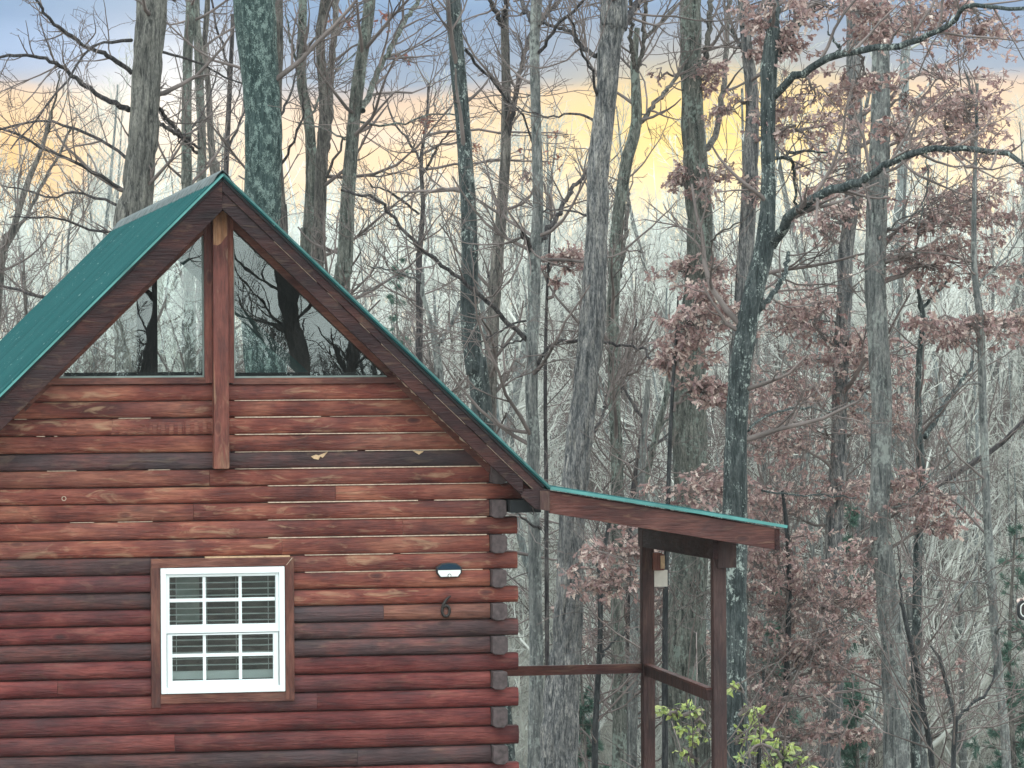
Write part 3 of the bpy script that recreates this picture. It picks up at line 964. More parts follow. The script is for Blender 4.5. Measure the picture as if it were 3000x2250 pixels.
# --- porch posts, header, rails, deck
def gz(x, y): return float(ground_z(x, y))
MB().box(3.715, 3.815, 0.0, 0.10, -0.4, 2.74).build('porch_post', M['porch_post'], cabin, bevel=0.005)
MB().box(3.655, 3.755, 2.20, 2.30, -0.4, 2.74).build('porch_post', M['porch_post'], cabin, bevel=0.005)
hd = MB()
P = [(3.700, -0.06, 2.625), (3.742, -0.06, 2.625), (3.742, -0.06, 2.80), (3.700, -0.06, 2.80)]
Q = [(3.655, 2.36, 2.60), (3.700, 2.36, 2.60), (3.700, 2.36, 2.775), (3.655, 2.36, 2.775)]
hd.poly(P + Q, [(0, 1, 2, 3), (4, 5, 6, 7), (0, 1, 5, 4), (1, 2, 6, 5), (2, 3, 7, 6), (3, 0, 4, 7)])
hd.build('header', M['board_y'], cabin, bevel=0.003)
MB().prism([(3.744, 2.56), (3.885, 2.56), (3.885, 2.745), (3.744, 2.765)], -0.04, 0.06).build('beam_end', M['porch_post'], cabin, bevel=0.003)
r1 = MB()
P = [(3.672, 2.22, 1.57), (3.745, 2.22, 1.57), (3.745, 2.22, 1.648), (3.672, 2.22, 1.648)]
Q = [(3.680, 0.02, 1.555), (3.745, 0.02, 1.555), (3.745, 0.02, 1.648), (3.680, 0.02, 1.648)]
r1.box(3.676, 3.714, 0.06, 2.21, 1.555, 1.632)
r1.build('rail', M['porch_post'], cabin)
MB().box(3.668, 3.722, 0.05, 2.21, 1.633, 1.652).build('rail_cap', M['porch_board'], cabin)
MB().box(2.06, 3.66, 2.23, 2.27, 1.575, 1.652).build('rail', M['porch_board'], cabin)
MB().box(2.06, 3.95, -0.1, 2.45, 0.30, 0.36).build('porch_deck', M['porch_board'], cabin)
MB().box(2.06, 3.90, -0.06, -0.02, 0.16, 0.30).build('deck_skirt', M['porch_board'], cabin)

# --- small things on the cabin
def lamp_fixture():
    p = at(969, 1231, -0.06)
    root = tag(empty('wall_lamp', (p[0], -0.045, p[2])), 'small black solar wall lamp with white lens, above the number on the log wall', 'lamp')
    w, h = 0.095, 0.055
    octo = [(-w, -h * .35), (-w * .72, -h), (w * .72, -h), (w, -h * .35), (w, h * .35), (w * .6, h * .88), (0.0, h), (-w * .6, h * .88), (-w, h * .35)]
    MB().prism(octo, -0.045, 0.0).build('housing', M['black'], root, bevel=0.004)
    top = [(-w * .88, 0.006), (w * .88, 0.006), (w * .88, h * .3), (w * .52, h * .72), (0, h * .85), (-w * .52, h * .72), (-w * .88, h * .3)]
    MB().prism(top, -0.049, -0.044).build('solar_panel', M['solar'], root)
    bot = [(-w * .88, 0.0), (-w * .88, -h * .35), (-w * .66, -h * .86), (w * .66, -h * .86), (w * .88, -h * .35), (w * .88, 0.0)]
    MB().prism(bot, -0.051, -0.044).build('lens', M['lens'], root)
    MB().tube([(0.0, -0.056, -h * .72), (0.0, -0.050, -h * .72)], 0.014, 16).build('sensor', M['black'], root)
    MB().tube([(0.0, -0.061, -h * .72), (0.0, -0.0565, -h * .72)], 0.009, 16).build('sensor_window', M['lens'], root)


def number_six():
    p = at(963, 1310, -0.06)
    h = 0.075
    pts = []
    # loop
    cx, cz, rx, rz = 0.0, -0.033, 0.028, 0.040
    for i in range(25):
        a = R(150) + 2 * math.pi * i / 24
        pts.append((cx + rx * math.cos(a), 0, cz + rz * math.sin(a)))
    stem = [(0.040, 0, 0.078), (0.024, 0, 0.070), (0.004, 0, 0.050), (-0.012, 0, 0.026), (-0.022, 0, 0.0), (-0.027, 0, -0.022)]
    b = MB()
    b.tube(pts, 0.011, 8, 0.7)
    b.tube(stem, [0.003, 0.0075, 0.010, 0.0115, 0.0115, 0.009], 8, 0.7)
    o = b.build('house_number', M['bronze'], None, smooth=True)
    o.location = (p[0], -0.062, p[2])
    tag(o, 'dark bronze house number 6 fixed to the logs below the lamp', 'number')


lamp_fixture()
number_six()
# curled iron hook under the eave block
hk = MB().tube([(0, 0, 0), (0.004, 0, -0.03), (0.012, 0, -0.05), (0.004, 0, -0.068), (-0.010, 0, -0.06), (-0.012, 0, -0.045)], 0.004, 8).build('hook', M['ironware'], None, smooth=True)
hk.location = tuple(at(1150, 1092, YF + 0.02))
tag(hk, 'curled dark iron hook hanging under the eave where both roofs meet', 'hook')
# brown box over a white card on the far porch post
p = at(1414, 1205, 2.24)
bx_ = tag(empty('bird_box', (p[0], 2.24, p[2])), 'little brown wooden box over a pale panel on the far porch post', 'box')
MB().prism([(-0.03, -0.10), (0.068, -0.10), (0.068, 0.03), (0.045, 0.045), (-0.03, 0.045)], -0.06, 0.06).build('box_body', M['post'], bx_, bevel=0.004)
MB().box(0.035, 0.070, -0.066, -0.061, -0.085, 0.02).build('front_plate', M['rawwood'], bx_)
MB().box(-0.03, 0.105, -0.01, 0.02, -0.235, -0.101).build('pale_panel', M['cream'], bx_)

# unidentified rounded dark housing at the right edge, on an added unseen pole, leaves lying on top
def edge_housing():
    p = at(2231, 1317, 8.0)
    root = tag(empty('edge_frame', (p[0], 8.0, gz(p[0], 8.0))), 'rounded black frame of unknown use at the right edge, dry leaves on top', 'edge_frame')
    zc = p[2] - gz(p[0], 8.0)
    def ringm(w, h, r, rad, y, m, nm, fl=1.0):
        pts = []
        for (cx, cz, a0) in ((w - r, h - r, 0), (-w + r, h - r, 90), (-w + r, -h + r, 180), (w - r, -h + r, 270)):
            for i in range(7):
                a = R(a0 + i * 15)
                pts.append((cx + r * math.cos(a), y, zc + cz + r * math.sin(a)))
        pts.append(pts[0]); pts.append(pts[1])
        MB().tube(pts, rad, 8, fl).build(nm, m, root, smooth=True)
    ringm(0.15, 0.088, 0.06, 0.017, 0, M['black'], 'frame')
    ringm(0.128, 0.066, 0.045, 0.006, -0.008, M['lens'], 'rim')
    lp = np.stack([rng.uniform(-0.15, 0.12, 26), rng.uniform(-0.03, 0.05, 26), np.full(26, zc + 0.11) + rng.uniform(-0.01, 0.03, 26)], 1)
    V, Q = leaves(lp, rng.normal(size=(26, 3)) * np.array([1, 1, 0.2]), np.full(26, 0.07), OAK, 0.1, 0.2)
    mesh_np('dry_leaves', V, Q, M['oakleaf'], root, smooth=False)
    MB().box(-0.12, 0.12, 0.0, 0.02, zc - 0.06, zc + 0.06).build('back_plate', M['ironware'], root)
    MB().tube([(0.12, 0.04, -0.3), (0.12, 0.04, zc - 0.03)], 0.03, 12).build('pole', M['black'], root)
    return root, zc


# ------------------------------------------------------------------ tree machinery
def nrm_(a):
    return a / np.maximum(np.linalg.norm(a, axis=-1, keepdims=True), 1e-9)


def tubes(P, Rd, S=3):
    """P (N,K,3), Rd (N,K) -> verts, quads"""
    Nn, Kk, _ = P.shape
    T = np.empty_like(P)
    T[:, 1:-1] = P[:, 2:] - P[:, :-2]
    T[:, 0] = P[:, 1] - P[:, 0]
    T[:, -1] = P[:, -1] - P[:, -2]
    T = nrm_(T)
    ref = nrm_(rng.normal(size=(Nn, 1, 3)))
    U = nrm_(np.cross(T, np.broadcast_to(ref, T.shape)))
    W = np.cross(T, U)
    a = np.arange(S) * 2 * np.pi / S
    V = P[:, :, None, :] + Rd[:, :, None, None] * (np.cos(a)[None, None, :, None] * U[:, :, None, :] + np.sin(a)[None, None, :, None] * W[:, :, None, :])
    V = V.reshape(-1, 3)
    n, k, s = np.meshgrid(np.arange(Nn), np.arange(Kk - 1), np.arange(S), indexing='ij')
    b = (n * Kk + k) * S
    Q = np.stack([b + s, b + (s + 1) % S, b + S + (s + 1) % S, b + S + s], -1).reshape(-1, 4)
    return V, Q


def join(parts):
    V, Q, o = [], [], 0
    for v, q in parts:
        V.append(v); Q.append(q + o); o += len(v)
    return np.concatenate(V), np.concatenate(Q)


def spawn(P, Rd, n, t0, t1, ang, length, Kk=5, trop=0.05, wig=0.18, rr=0.5, rmin=0.003, shrink=0.5, rend=0.35, weights=None):
    """n children sprouting from the polylines P"""
    Nn, K0, _ = P.shape
    seg = np.linalg.norm(P[:, 1:] - P[:, :-1], axis=-1).sum(1)
    w = seg if weights is None else weights
    idx = rng.choice(Nn, n, p=w / w.sum())
    t = rng.uniform(t0, t1, n)
    f = t * (K0 - 1)
    i0 = np.minimum(f.astype(int), K0 - 2)
    fr = (f - i0)[:, None]
    st = P[idx, i0] * (1 - fr) + P[idx, i0 + 1] * fr
    r0 = Rd[idx, i0] * (1 - fr[:, 0]) + Rd[idx, i0 + 1] * fr[:, 0]
    tan = nrm_(P[idx, i0 + 1] - P[idx, i0])
    perp = rng.normal(size=(n, 3))
    perp = nrm_(perp - (perp * tan).sum(1, keepdims=True) * tan)
    a = np.radians(rng.normal(ang, ang * 0.22, n))[:, None]
    d = np.cos(a) * tan + np.sin(a) * perp
    if np.isscalar(length):
        L = seg[idx] * length
    else:
        L = rng.uniform(length[0], length[1], n)
    L = L * (1 - shrink * t) * rng.uniform(0.6, 1.2, n)
    out = np.empty((n, Kk, 3))
    out[:, 0] = st
    step = (L / (Kk - 1))[:, None]
    for k in range(1, Kk):
        d = nrm_(d + rng.normal(size=(n, 3)) * wig + np.array([0, 0, trop]))
        out[:, k] = out[:, k - 1] + d * step
    rb = np.maximum(np.minimum(r0 * rr, 0.02 + L * 0.012), rmin)
    tt = np.linspace(0, 1, Kk)[None]
    RR = rb[:, None] * (1 - tt) + np.maximum(rb * rend, rmin * 0.7)[:, None] * tt
    return out, RR


def spline(pts, n):
    """Catmull-Rom through pts (m, d) -> (n, d)"""
    pts = np.asarray(pts, float)
    m = len(pts)
    if m == 2:
        return pts[0] + (pts[1] - pts[0]) * np.linspace(0, 1, n)[:, None]
    d = np.r_[0, np.cumsum(np.linalg.norm(pts[1:, :3] - pts[:-1, :3], axis=1))]
    u = np.interp(np.linspace(0, d[-1], n), d, np.arange(m))
    i = np.minimum(u.astype(int), m - 2)
    t = (u - i)[:, None]
    p0, p1, p2, p3 = pts[np.maximum(i - 1, 0)], pts[i], pts[i + 1], pts[np.minimum(i + 2, m - 1)]
    return 0.5 * (2 * p1 + (p2 - p0) * t + (2 * p0 - 5 * p1 + 4 * p2 - p3) * t ** 2 + (3 * p1 - p0 - 3 * p2 + p3) * t ** 3)


def vnoise(U, V, seed, period):
    """value noise, periodic in U"""
    rs = np.random.default_rng(seed)
    g = rs.random((period, 512))
    u0 = np.floor(U).astype(int); v0 = np.floor(V).astype(int)
    fu, fv = U - u0, V - v0
    fu, fv = fu * fu * (3 - 2 * fu), fv * fv * (3 - 2 * fv)
    a, b = u0 % period, (u0 + 1) % period
    c, d = v0 % 512, (v0 + 1) % 512
    return (g[a, c] * (1 - fu) + g[b, c] * fu) * (1 - fv) + (g[a, d] * (1 - fu) + g[b, d] * fu) * fv


def barked_tube(P, Rd, S, amp, seed, plates=14):
    """one tube with ridged, plated surface; P (K,3)"""
    Kk = len(P)
    T = nrm_(np.gradient(P, axis=0))
    ref = np.array([0.13, 1.0, 0.07])
    U = nrm_(np.cross(T, ref)); W = np.cross(T, U)
    a = np.arange(S) * 2 * np.pi / S
    s = np.r_[0, np.cumsum(np.linalg.norm(P[1:] - P[:-1], axis=1))]
    A, Z = np.meshgrid(a, s)
    wob = 1.3 * vnoise(A / (2 * np.pi) * 5, Z * 0.9, seed + 1, 5)
    n1 = vnoise(((A / (2 * np.pi) + wob * 0.06) % 1.0) * plates, Z * 2.2 + 3, seed + 2, plates)
    n2 = vnoise(A / (2 * np.pi) * plates * 2, Z * 6.0, seed + 3, plates * 2)
    n3 = vnoise(A / (2 * np.pi) * 3, Z * 0.7, seed + 4, 3)
    rid = np.abs(n1 - 0.5) * 2
    rid = np.clip(rid * 2.2, 0, 1)
    rad = Rd[:, None] * (1 + amp * 1.2 * (rid - 0.7) + amp * 0.6 * (n2 - 0.5) + 0.16 * (n3 - 0.5))
    V = P[:, None, :] + rad[..., None] * (np.cos(A)[..., None] * U[:, None, :] + np.sin(A)[..., None] * W[:, None, :])
    k, q = np.meshgrid(np.arange(Kk - 1), np.arange(S), indexing='ij')
    b = k * S
    Q = np.stack([b + q, b + (q + 1) % S, b + S + (q + 1) % S, b + S + q], -1).reshape(-1, 4)
    return V.reshape(-1, 3), Q


# leaf templates: rows (along, half width), folded and curled
def leaf_template(rows, fold=0.25, curl=0.35):
    V = []
    for (s, w) in rows:
        zc = -curl * s * s
        V += [(-w, s, zc + fold * w), (0, s, zc), (w, s, zc + fold * w)]
    V = np.array(V, float)
    Q = []
    for i in range(len(rows) - 1):
        a = i * 3
        Q += [(a, a + 1, a + 4, a + 3), (a + 1, a + 2, a + 5, a + 4)]
    return V, np.array(Q)


OAK = leaf_template([(0, 0.02), (0.22, 0.16), (0.36, 0.07), (0.55, 0.30), (0.68, 0.12), (0.86, 0.22), (1.0, 0.02)])
OVAL = leaf_template([(0, 0.02), (0.25, 0.20), (0.6, 0.24), (0.85, 0.12), (1.0, 0.01)], 0.15, 0.2)
SPRIG = leaf_template([(0, 0.01), (0.4, 0.05), (1.0, 0.005)], 0.1, 0.1)


def leaves(pos, direc, size, tmpl, droop=0.6, spread=0.9):
    n = len(pos)
    y = nrm_(direc + rng.normal(size=(n, 3)) * spread + np.array([0, 0, -droop]))
    x = rng.normal(size=(n, 3))
    x = nrm_(x - (x * y).sum(1, keepdims=True) * y)
    z = np.cross(x, y)
    TV, TQ = tmpl
    s = (size * rng.uniform(0.6, 1.25, n))[:, None, None]
    curl = rng.uniform(-0.2, 2.2, n)[:, None, None]
    V = pos[:, None, :] + s * (TV[None, :, 0:1] * x[:, None, :] + TV[None, :, 1:2] * y[:, None, :] + curl * TV[None, :, 2:3] * z[:, None, :])
    Q = (np.arange(n) * len(TV))[:, None, None] + TQ[None]
    return V.reshape(-1, 3), Q.reshape(-1, 4)


def px_m(Y):
    """metres per display pixel at depth Y"""
    return float(np.linalg.norm(at(1101, 800, Y) - at(1100, 800, Y)))


def hero(name, label, cat, bk, Y, trunk, limbs=(), twig_m='twig', n1=40, n2=3, n3=3, clumps=(), group=None, plate=14, amp=0.10,
         top_ext=5.0, side=40, tw_len=(0.8, 2.6), leaf_m='oakleaf', seed=0, tmin=0.35, leaf_size=0.080, lean=0.0, limb_m=None, fork_top=True):
    """a traced tree: trunk pixels (x, y, width) from top to bottom at depth Y, traced limbs, procedural twigs, leaf clumps"""
    m = px_m(Y)
    tp = np.array([list(at(x, y, Y)) + [w * m * 0.5] for x, y, w in trunk])
    # extend to the ground
    b = tp[-1].copy()
    d = (tp[-1, :3] - tp[-2, :3]); d /= max(1e-6, -d[2])
    gzv = gz(b[0], b[1]) - 0.3
    drop = b[2] - gzv
    if drop > 0.3:
        nb = b.copy(); nb[:3] += np.array([d[0] * 0.35, 0, -1.0]) * drop; nb[3] *= 1.12 + 0.02 * drop
        nb[2] = gzv
        tp = np.vstack([tp, nb])
    if trunk[0][1] <= 5 and top_ext > 0:
        t0 = tp[0].copy(); d = tp[0, :3] - tp[1, :3]; d /= max(0.2, d[2])
        e1 = t0.copy(); e1[:3] += np.array([d[0] * 0.7, rng.normal(0, .1), 1.0]) * top_ext * 0.5; e1[3] *= 0.78
        e2 = e1.copy(); e2[:3] += np.array([d[0] * 0.4, rng.normal(0, .1), 1.0]) * top_ext * 0.5; e2[3] *= 0.6
        tp = np.vstack([e2, e1, tp])
    tp = tp[::-1]
    H = tp[-1, 2] - tp[0, 2]
    base = np.array([tp[0, 0], tp[0, 1], gz(tp[0, 0], tp[0, 1])])
    root = tag(empty(name, tuple(base)), label, cat, group)
    nk = max(24, int(H / 0.07)) if side > 14 else max(16, int(H / 0.25))
    sp = spline(tp, nk)
    P, Rr = sp[:, :3] - base, np.maximum(sp[:, 3], 0.008)
    P[:, 0] += 0.18 * Rr * np.sin(P[:, 2] * 1.7 + seed) ; P[:, 1] += 0.3 * Rr * np.cos(P[:, 2] * 1.3 + seed)
    V, Q = barked_tube(P, Rr, side, amp, seed * 13 + 5, plate)
    mesh_np('trunk', V, Q, M[bk], root)
    lines = []
    KL = 14
    for li, L in enumerate(limbs):
        pts, w0, w1 = L[0], L[1], L[2]
        dy = L[3] if len(L) > 3 else rng.uniform(-1.2, 1.2)
        n = len(pts)
        q = []
        for i, (x, y) in enumerate(pts):
            t = i / (n - 1)
            q.append(list(at(x, y, Y + dy * t)) + [m * 0.5 * (w0 + (w1 - w0) * t)])
        s = spline(np.array(q), KL if w0 < 9 else 30)
        lp, lr = s[:, :3] - base, s[:, 3]
        lp = lp + rng.normal(size=lp.shape) * 0.012
        Vv, Qq = barked_tube(lp, lr, 8 if w0 < 9 else 14, amp * 0.8, seed + li, 6)
        mesh_np('limb', Vv, Qq, M[limb_m or bk], root)
        ii = np.linspace(0, len(lp) - 1, KL).astype(int)
        lines.append((lp[ii], lr[ii]))
    parts = []
    src_P, src_R, wts = [], [], []
    ii = np.linspace(int(nk * tmin), nk - 1, KL).astype(int)
    src_P.append(P[ii]); src_R.append(Rr[ii]); wts.append(1.0 * n1)
    tP, tR = np.array(src_P), np.array(src_R)
    if n1 > 0:
        a, ar = spawn(tP, tR, n1, 0.0, 1.0, 62, tw_len, 7, 0.10, 0.14, 0.35, 0.008, 0.4)
        parts.append(tubes(a, ar, 5))
    else:
        a, ar = np.zeros((0, 7, 3)), np.zeros((0, 7))
    if lines:
        lP = np.array([l[0] for l in lines]); lR = np.array([l[1] for l in lines])
        la, lar = spawn(lP, lR, 9 * len(lines), 0.15, 1.0, 48, (0.5, 1.8), 7, 0.08, 0.16, 0.5, 0.006, 0.3)
        parts.append(tubes(la, lar, 4))
        a = np.concatenate([a, la]); ar = np.concatenate([ar, lar])
    if len(a):
        b2, br = spawn(a, ar, len(a) * n2, 0.2, 1.0, 42, 0.55, 6, 0.06, 0.2, 0.6, 0.0045, 0.4)
        parts.append(tubes(b2, br, 3))
        c2, cr = spawn(b2, br, len(b2) * n3, 0.2, 1.0, 40, 0.5, 4, 0.05, 0.25, 0.7, 0.0035, 0.4)
        parts.append(tubes(c2, cr, 3))
        V, Q = join(parts)
        mesh_np('twigs', V, Q, M[twig_m], root)
    if clumps:
        make_clumps(root, base, Y, clumps, P, leaf_m, leaf_size)
    return root


def make_clumps(root, base, Y, clumps, P, leaf_m, leaf_size=0.13, tmpl=None, twig_m='twig', droop=0.6, fan=0.0):
    """clumps: (x, y, rx, ry, n leaves, anchor (x,y)) in display pixels"""
    tmpl = tmpl or OAK
    tw, lv = [], []
    m = px_m(Y)
    for c in clumps:
        x, y, rx, ry, nl = c[:5]
        cen = at(x, y, Y) - base
        if len(c) > 5 and c[5]:
            anc = at(c[5][0], c[5][1], Y) - base
        else:
            anc = None
        nb = int(min(13, max(3, rx * ry / 330))); nl = int(nl * 1.55)
        r3 = np.array([rx * m, max(rx, ry) * m * 0.8, ry * m])
        tgt = cen + rng.normal(0, 0.62, (nb, 3)).clip(-1.3, 1.3) * r3
        if anc is None:
            zz = cen[2] - ry * m * rng.uniform(0.2, 1.5)
            anc = P[np.abs(P[:, 2] - zz).argmin()]
        Kk = 7
        # one bough from the trunk towards the clump, side branches fan out along it
        end = cen + (anc - cen) * 0.05
        bmid = (anc + end) / 2 + rng.normal(0, 0.12, 3) + np.array([0, 0, 0.15])
        tb = np.linspace(0, 1, 9)[:, None]
        bough = (1 - tb) ** 2 * anc + 2 * (1 - tb) * tb * bmid + tb ** 2 * end
        bough = bough + rng.normal(size=bough.shape) * 0.02
        tw.append(tubes(bough[None], np.linspace(0.024, 0.009, 9)[None], 6))
        st = bough[rng.integers(3, 9, nb)]
        mid = (st + tgt) / 2 + rng.normal(size=(nb, 3)) * 0.10 + np.array([0, 0, 0.06])
        tt = np.linspace(0, 1, Kk)[None, :, None]
        pl = (1 - tt) ** 2 * st[:, None] + 2 * (1 - tt) * tt * mid[:, None] + tt ** 2 * tgt[:, None]
        pl = pl + rng.normal(size=pl.shape) * 0.025
        rd = np.linspace(0.010, 0.0035, Kk)[None].repeat(nb, 0)
        tw.append(tubes(pl, rd, 4))
        nt_ = max(10, nl // 7)
        s1, r1_ = spawn(pl, rd, nt_, 0.35, 1.0, 48, (min(0.35, r3[0] * 0.6), min(0.9, r3[0] * 1.3)), 6, 0.02, 0.28, 0.5, 0.003, 0.3)
        s1[..., 2] = s1[:, :1, 2] + 0.4 * (s1[..., 2] - s1[:, :1, 2])
        tw.append(tubes(s1, r1_, 3))
        n_ = len(s1)
        idx = rng.integers(0, n_, nl); t = rng.uniform(0.3, 1.0, nl) ** 0.7 * 5
        i0 = np.minimum(t.astype(int), 4); fr = (t - i0)[:, None]
        pos = s1[idx, i0] * (1 - fr) + s1[idx, i0 + 1] * fr
        direc = nrm_(s1[idx, i0 + 1] - s1[idx, i0]) * 0.7
        sz = np.full(nl, leaf_size)
        lv.append(leaves(pos, direc, sz, tmpl, droop))
    V, Q = join(tw)
    mesh_np('branches', V, Q, M[twig_m], root)
    V, Q = join(lv)
    mesh_np('foliage', V, Q, M[leaf_m], root, smooth=False)
#TREES#
# ------------------------------------------------------------------ traced trees behind the cabin
G1 = 'bare trees standing behind the cabin'
G2 = 'trees with dry brown leaves right of the cabin'
hero('hickory_tree', 'large pale shaggy-barked trunk behind the left roof slope, limbs reaching left', 'tree', 'shag', 22.0,
     [(334, 0, 62), (320, 120, 60), (303, 300, 64), (296, 440, 70), (290, 600, 76)],
     [([(285, 157), (233, 117), (187, 103), (127, 60), (95, 25), (60, -30)], 10, 5, -2),
      ([(279, 237), (233, 217), (173, 177), (133, 143), (83, 123), (33, 117), (-30, 130)], 12, 5, -1.5),
      ([(270, 340), (233, 310), (167, 283), (100, 263), (20, 275), (-40, 290)], 7, 4, 1.2),
      ([(262, 407), (215, 378), (167, 353), (117, 328), (67, 303), (0, 277), (-30, 270)], 8, 4, -1),
      ([(262, 444), (210, 425), (150, 415), (110, 428), (60, 412), (0, 400)], 6, 3, 1),
      ([(285, 87), (250, 88), (228, 92), (187, 113), (150, 165), (110, 215), (60, 280), (20, 320)], 7, 3, -2),
      ([(345, 235), (365, 262), (392, 290), (430, 320)], 9, 6, 2),
      ([(343, 265), (375, 285), (397, 300), (425, 330)], 9, 6, 2),
      ([(345, 112), (390, 122), (440, 140), (490, 170), (560, 185)], 6, 3, 1.5),
      ([(275, 505), (200, 497), (150, 480), (90, 468), (20, 470)], 6, 3, -1),
      ([(262, 640), (140, 650), (60, 632), (-20, 610)], 8, 5, 1)],
     side=44, amp=0.16, plate=13, n1=16, seed=1, limb_m='limb', tw_len=(0.8, 2.2), group=G1)
hero('lichen_tree', 'thickest trunk crusted with teal lichen, rising just right of the roof peak', 'tree', 'lichen_big', 21.0,
     [(560, 0, 84), (562, 120, 79), (563, 200, 75), (563, 300, 77), (564, 400, 73), (566, 520, 78), (570, 700, 84)],
     [([(605, 250), (622, 215), (637, 170), (640, 120), (660, 60)], 6, 3, 1), ([(612, 355), (635, 300), (655, 250), (650, 190)], 6, 3, -1)],
     side=40, amp=0.07, n1=8, seed=2, limb_m='limb', group=G1)
hero('slim_tree', 'slender grey trunk half hidden behind the right edge of the thick lichen trunk', 'tree', 'brown', 24.0,
     [(596, 0, 26), (600, 150, 24), (598, 300, 24), (604, 460, 24), (608, 600, 26)], side=18, n1=8, seed=3, group=G1)
hero('pale_tree', 'pale slim trunk left of the roof peak, leftmost of three close together', 'tree', 'mossy', 27.0,
     [(415, 0, 22), (405, 100, 20), (402, 233, 20), (405, 393, 22), (407, 520, 22)],
     [([(402, 300), (420, 270), (450, 220), (470, 150)], 6, 3)], side=18, n1=14, seed=4, limb_m='limb', group=G1)
hero('pale_tree', 'pale slim trunk left of the roof peak, middle one of three close together', 'tree', 'mossy', 28.0,
     [(424, 0, 16), (430, 110, 18), (430, 200, 18), (434, 300, 18), (434, 400, 19), (436, 520, 20)], side=18, n1=12, seed=5, group=G1)
hero('pale_tree', 'thin wavy trunk left of the roof peak, rightmost of three close together', 'tree', 'brown', 29.0,
     [(448, 0, 12), (443, 100, 12), (452, 200, 13), (455, 290, 15), (462, 400, 17), (470, 500, 18)], side=16, n1=14, seed=6, group=G1)
hero('thin_tree', 'thin forked reddish trunk directly above the roof peak', 'tree', 'limb', 30.0,
     [(502, 30, 8), (500, 117, 9), (497, 200, 10), (490, 333, 12), (487, 400, 13), (485, 520, 14)],
     [([(492, 320), (515, 270), (535, 220), (548, 150)], 6, 3), ([(497, 180), (485, 110), (468, 60), (455, 0)], 6, 4)], side=14, n1=16, seed=7, group=G1)
hero('twin_tree', 'mid grey trunk right of the lichen trunk, left one of a close pair', 'tree', 'mossy', 24.0,
     [(655, 0, 18), (653, 167, 20), (668, 267, 22), (670, 367, 24), (663, 516, 26), (658, 640, 27)],
     [([(668, 262), (690, 210), (730, 150), (775, 110)], 6, 3), ([(655, 180), (630, 100), (618, 30)], 6, 3)], side=24, n1=14, seed=8, group=G1)
hero('twin_tree', 'mid grey trunk right of the lichen trunk, right one of a close pair', 'tree', 'brown', 23.0,
     [(703, 0, 22), (693, 83, 20), (703, 233, 24), (693, 367, 26), (687, 516, 28), (683, 640, 30)],
     [([(697, 340), (712, 250), (716, 150), (724, 60), (726, -10)], 16, 12, 1), ([(695, 400), (720, 350), (745, 300), (770, 270)], 7, 3)], side=24, n1=12, seed=9, group=G1)
hero('forked_tree', 'grey trunk leaning right, forking high into two stems, behind the right roof slope', 'tree', 'mossy', 22.0,
     [(797, 0, 24), (789, 80, 24), (781, 140, 26), (771, 230, 26), (762, 320, 28), (749, 440, 31), (741, 580, 34), (735, 720, 36)],
     [([(783, 240), (800, 195), (829, 128), (862, 70), (889, 24), (912, -10)], 14, 9, 1.5),
      ([(765, 262), (830, 272), (890, 258), (960, 246), (1000, 250)], 5, 3), ([(745, 300), (700, 280), (640, 262)], 5, 2)],
     side=30, n1=18, seed=10, group=G1, limb_m='mossy')
hero('dark_tree', 'dark straight moss-spotted trunk left of centre, bare of low limbs', 'tree', 'lichen_dark', 18.0,
     [(981, 0, 32), (988, 80, 32), (993, 160, 33), (999, 260, 32), (1003, 360, 34), (1013, 520, 34), (1017, 664, 38), (1030, 800, 40), (1042, 880, 42)],
     [([(1005, 110), (1028, 140), (1060, 170), (1095, 212), (1122, 240), (1145, 290), (1152, 340)], 7, 4, 2)],
     side=34, n1=10, seed=11, group=G1, limb_m='limb', amp=0.07)
hero('crooked_tree', 'crooked greenish trunk with two high forks, just right of the dark straight trunk', 'tree', 'brown', 20.0,
     [(1089, 20, 16), (1089, 60, 17), (1092, 120, 18), (1095, 200, 19), (1095, 300, 20), (1093, 360, 21), (1085, 450, 22), (1077, 520, 23), (1068, 600, 26), (1065, 664, 26), (1060, 800, 28), (1060, 900, 28)],
     [([(1088, 60), (1072, 30), (1057, -5), (1050, -60)], 11, 7), ([(1089, 50), (1092, 0), (1096, -50)], 11, 8),
      ([(1104, 260), (1112, 210), (1130, 130), (1150, 70), (1195, 20), (1220, -20)], 11, 7, 1.5), ([(1098, 300), (1110, 230), (1120, 170)], 8, 5),
      ([(1062, 640), (1057, 600), (1052, 585)], 8, 6)], side=24, n1=12, seed=12, group=G1, limb_m='limb')
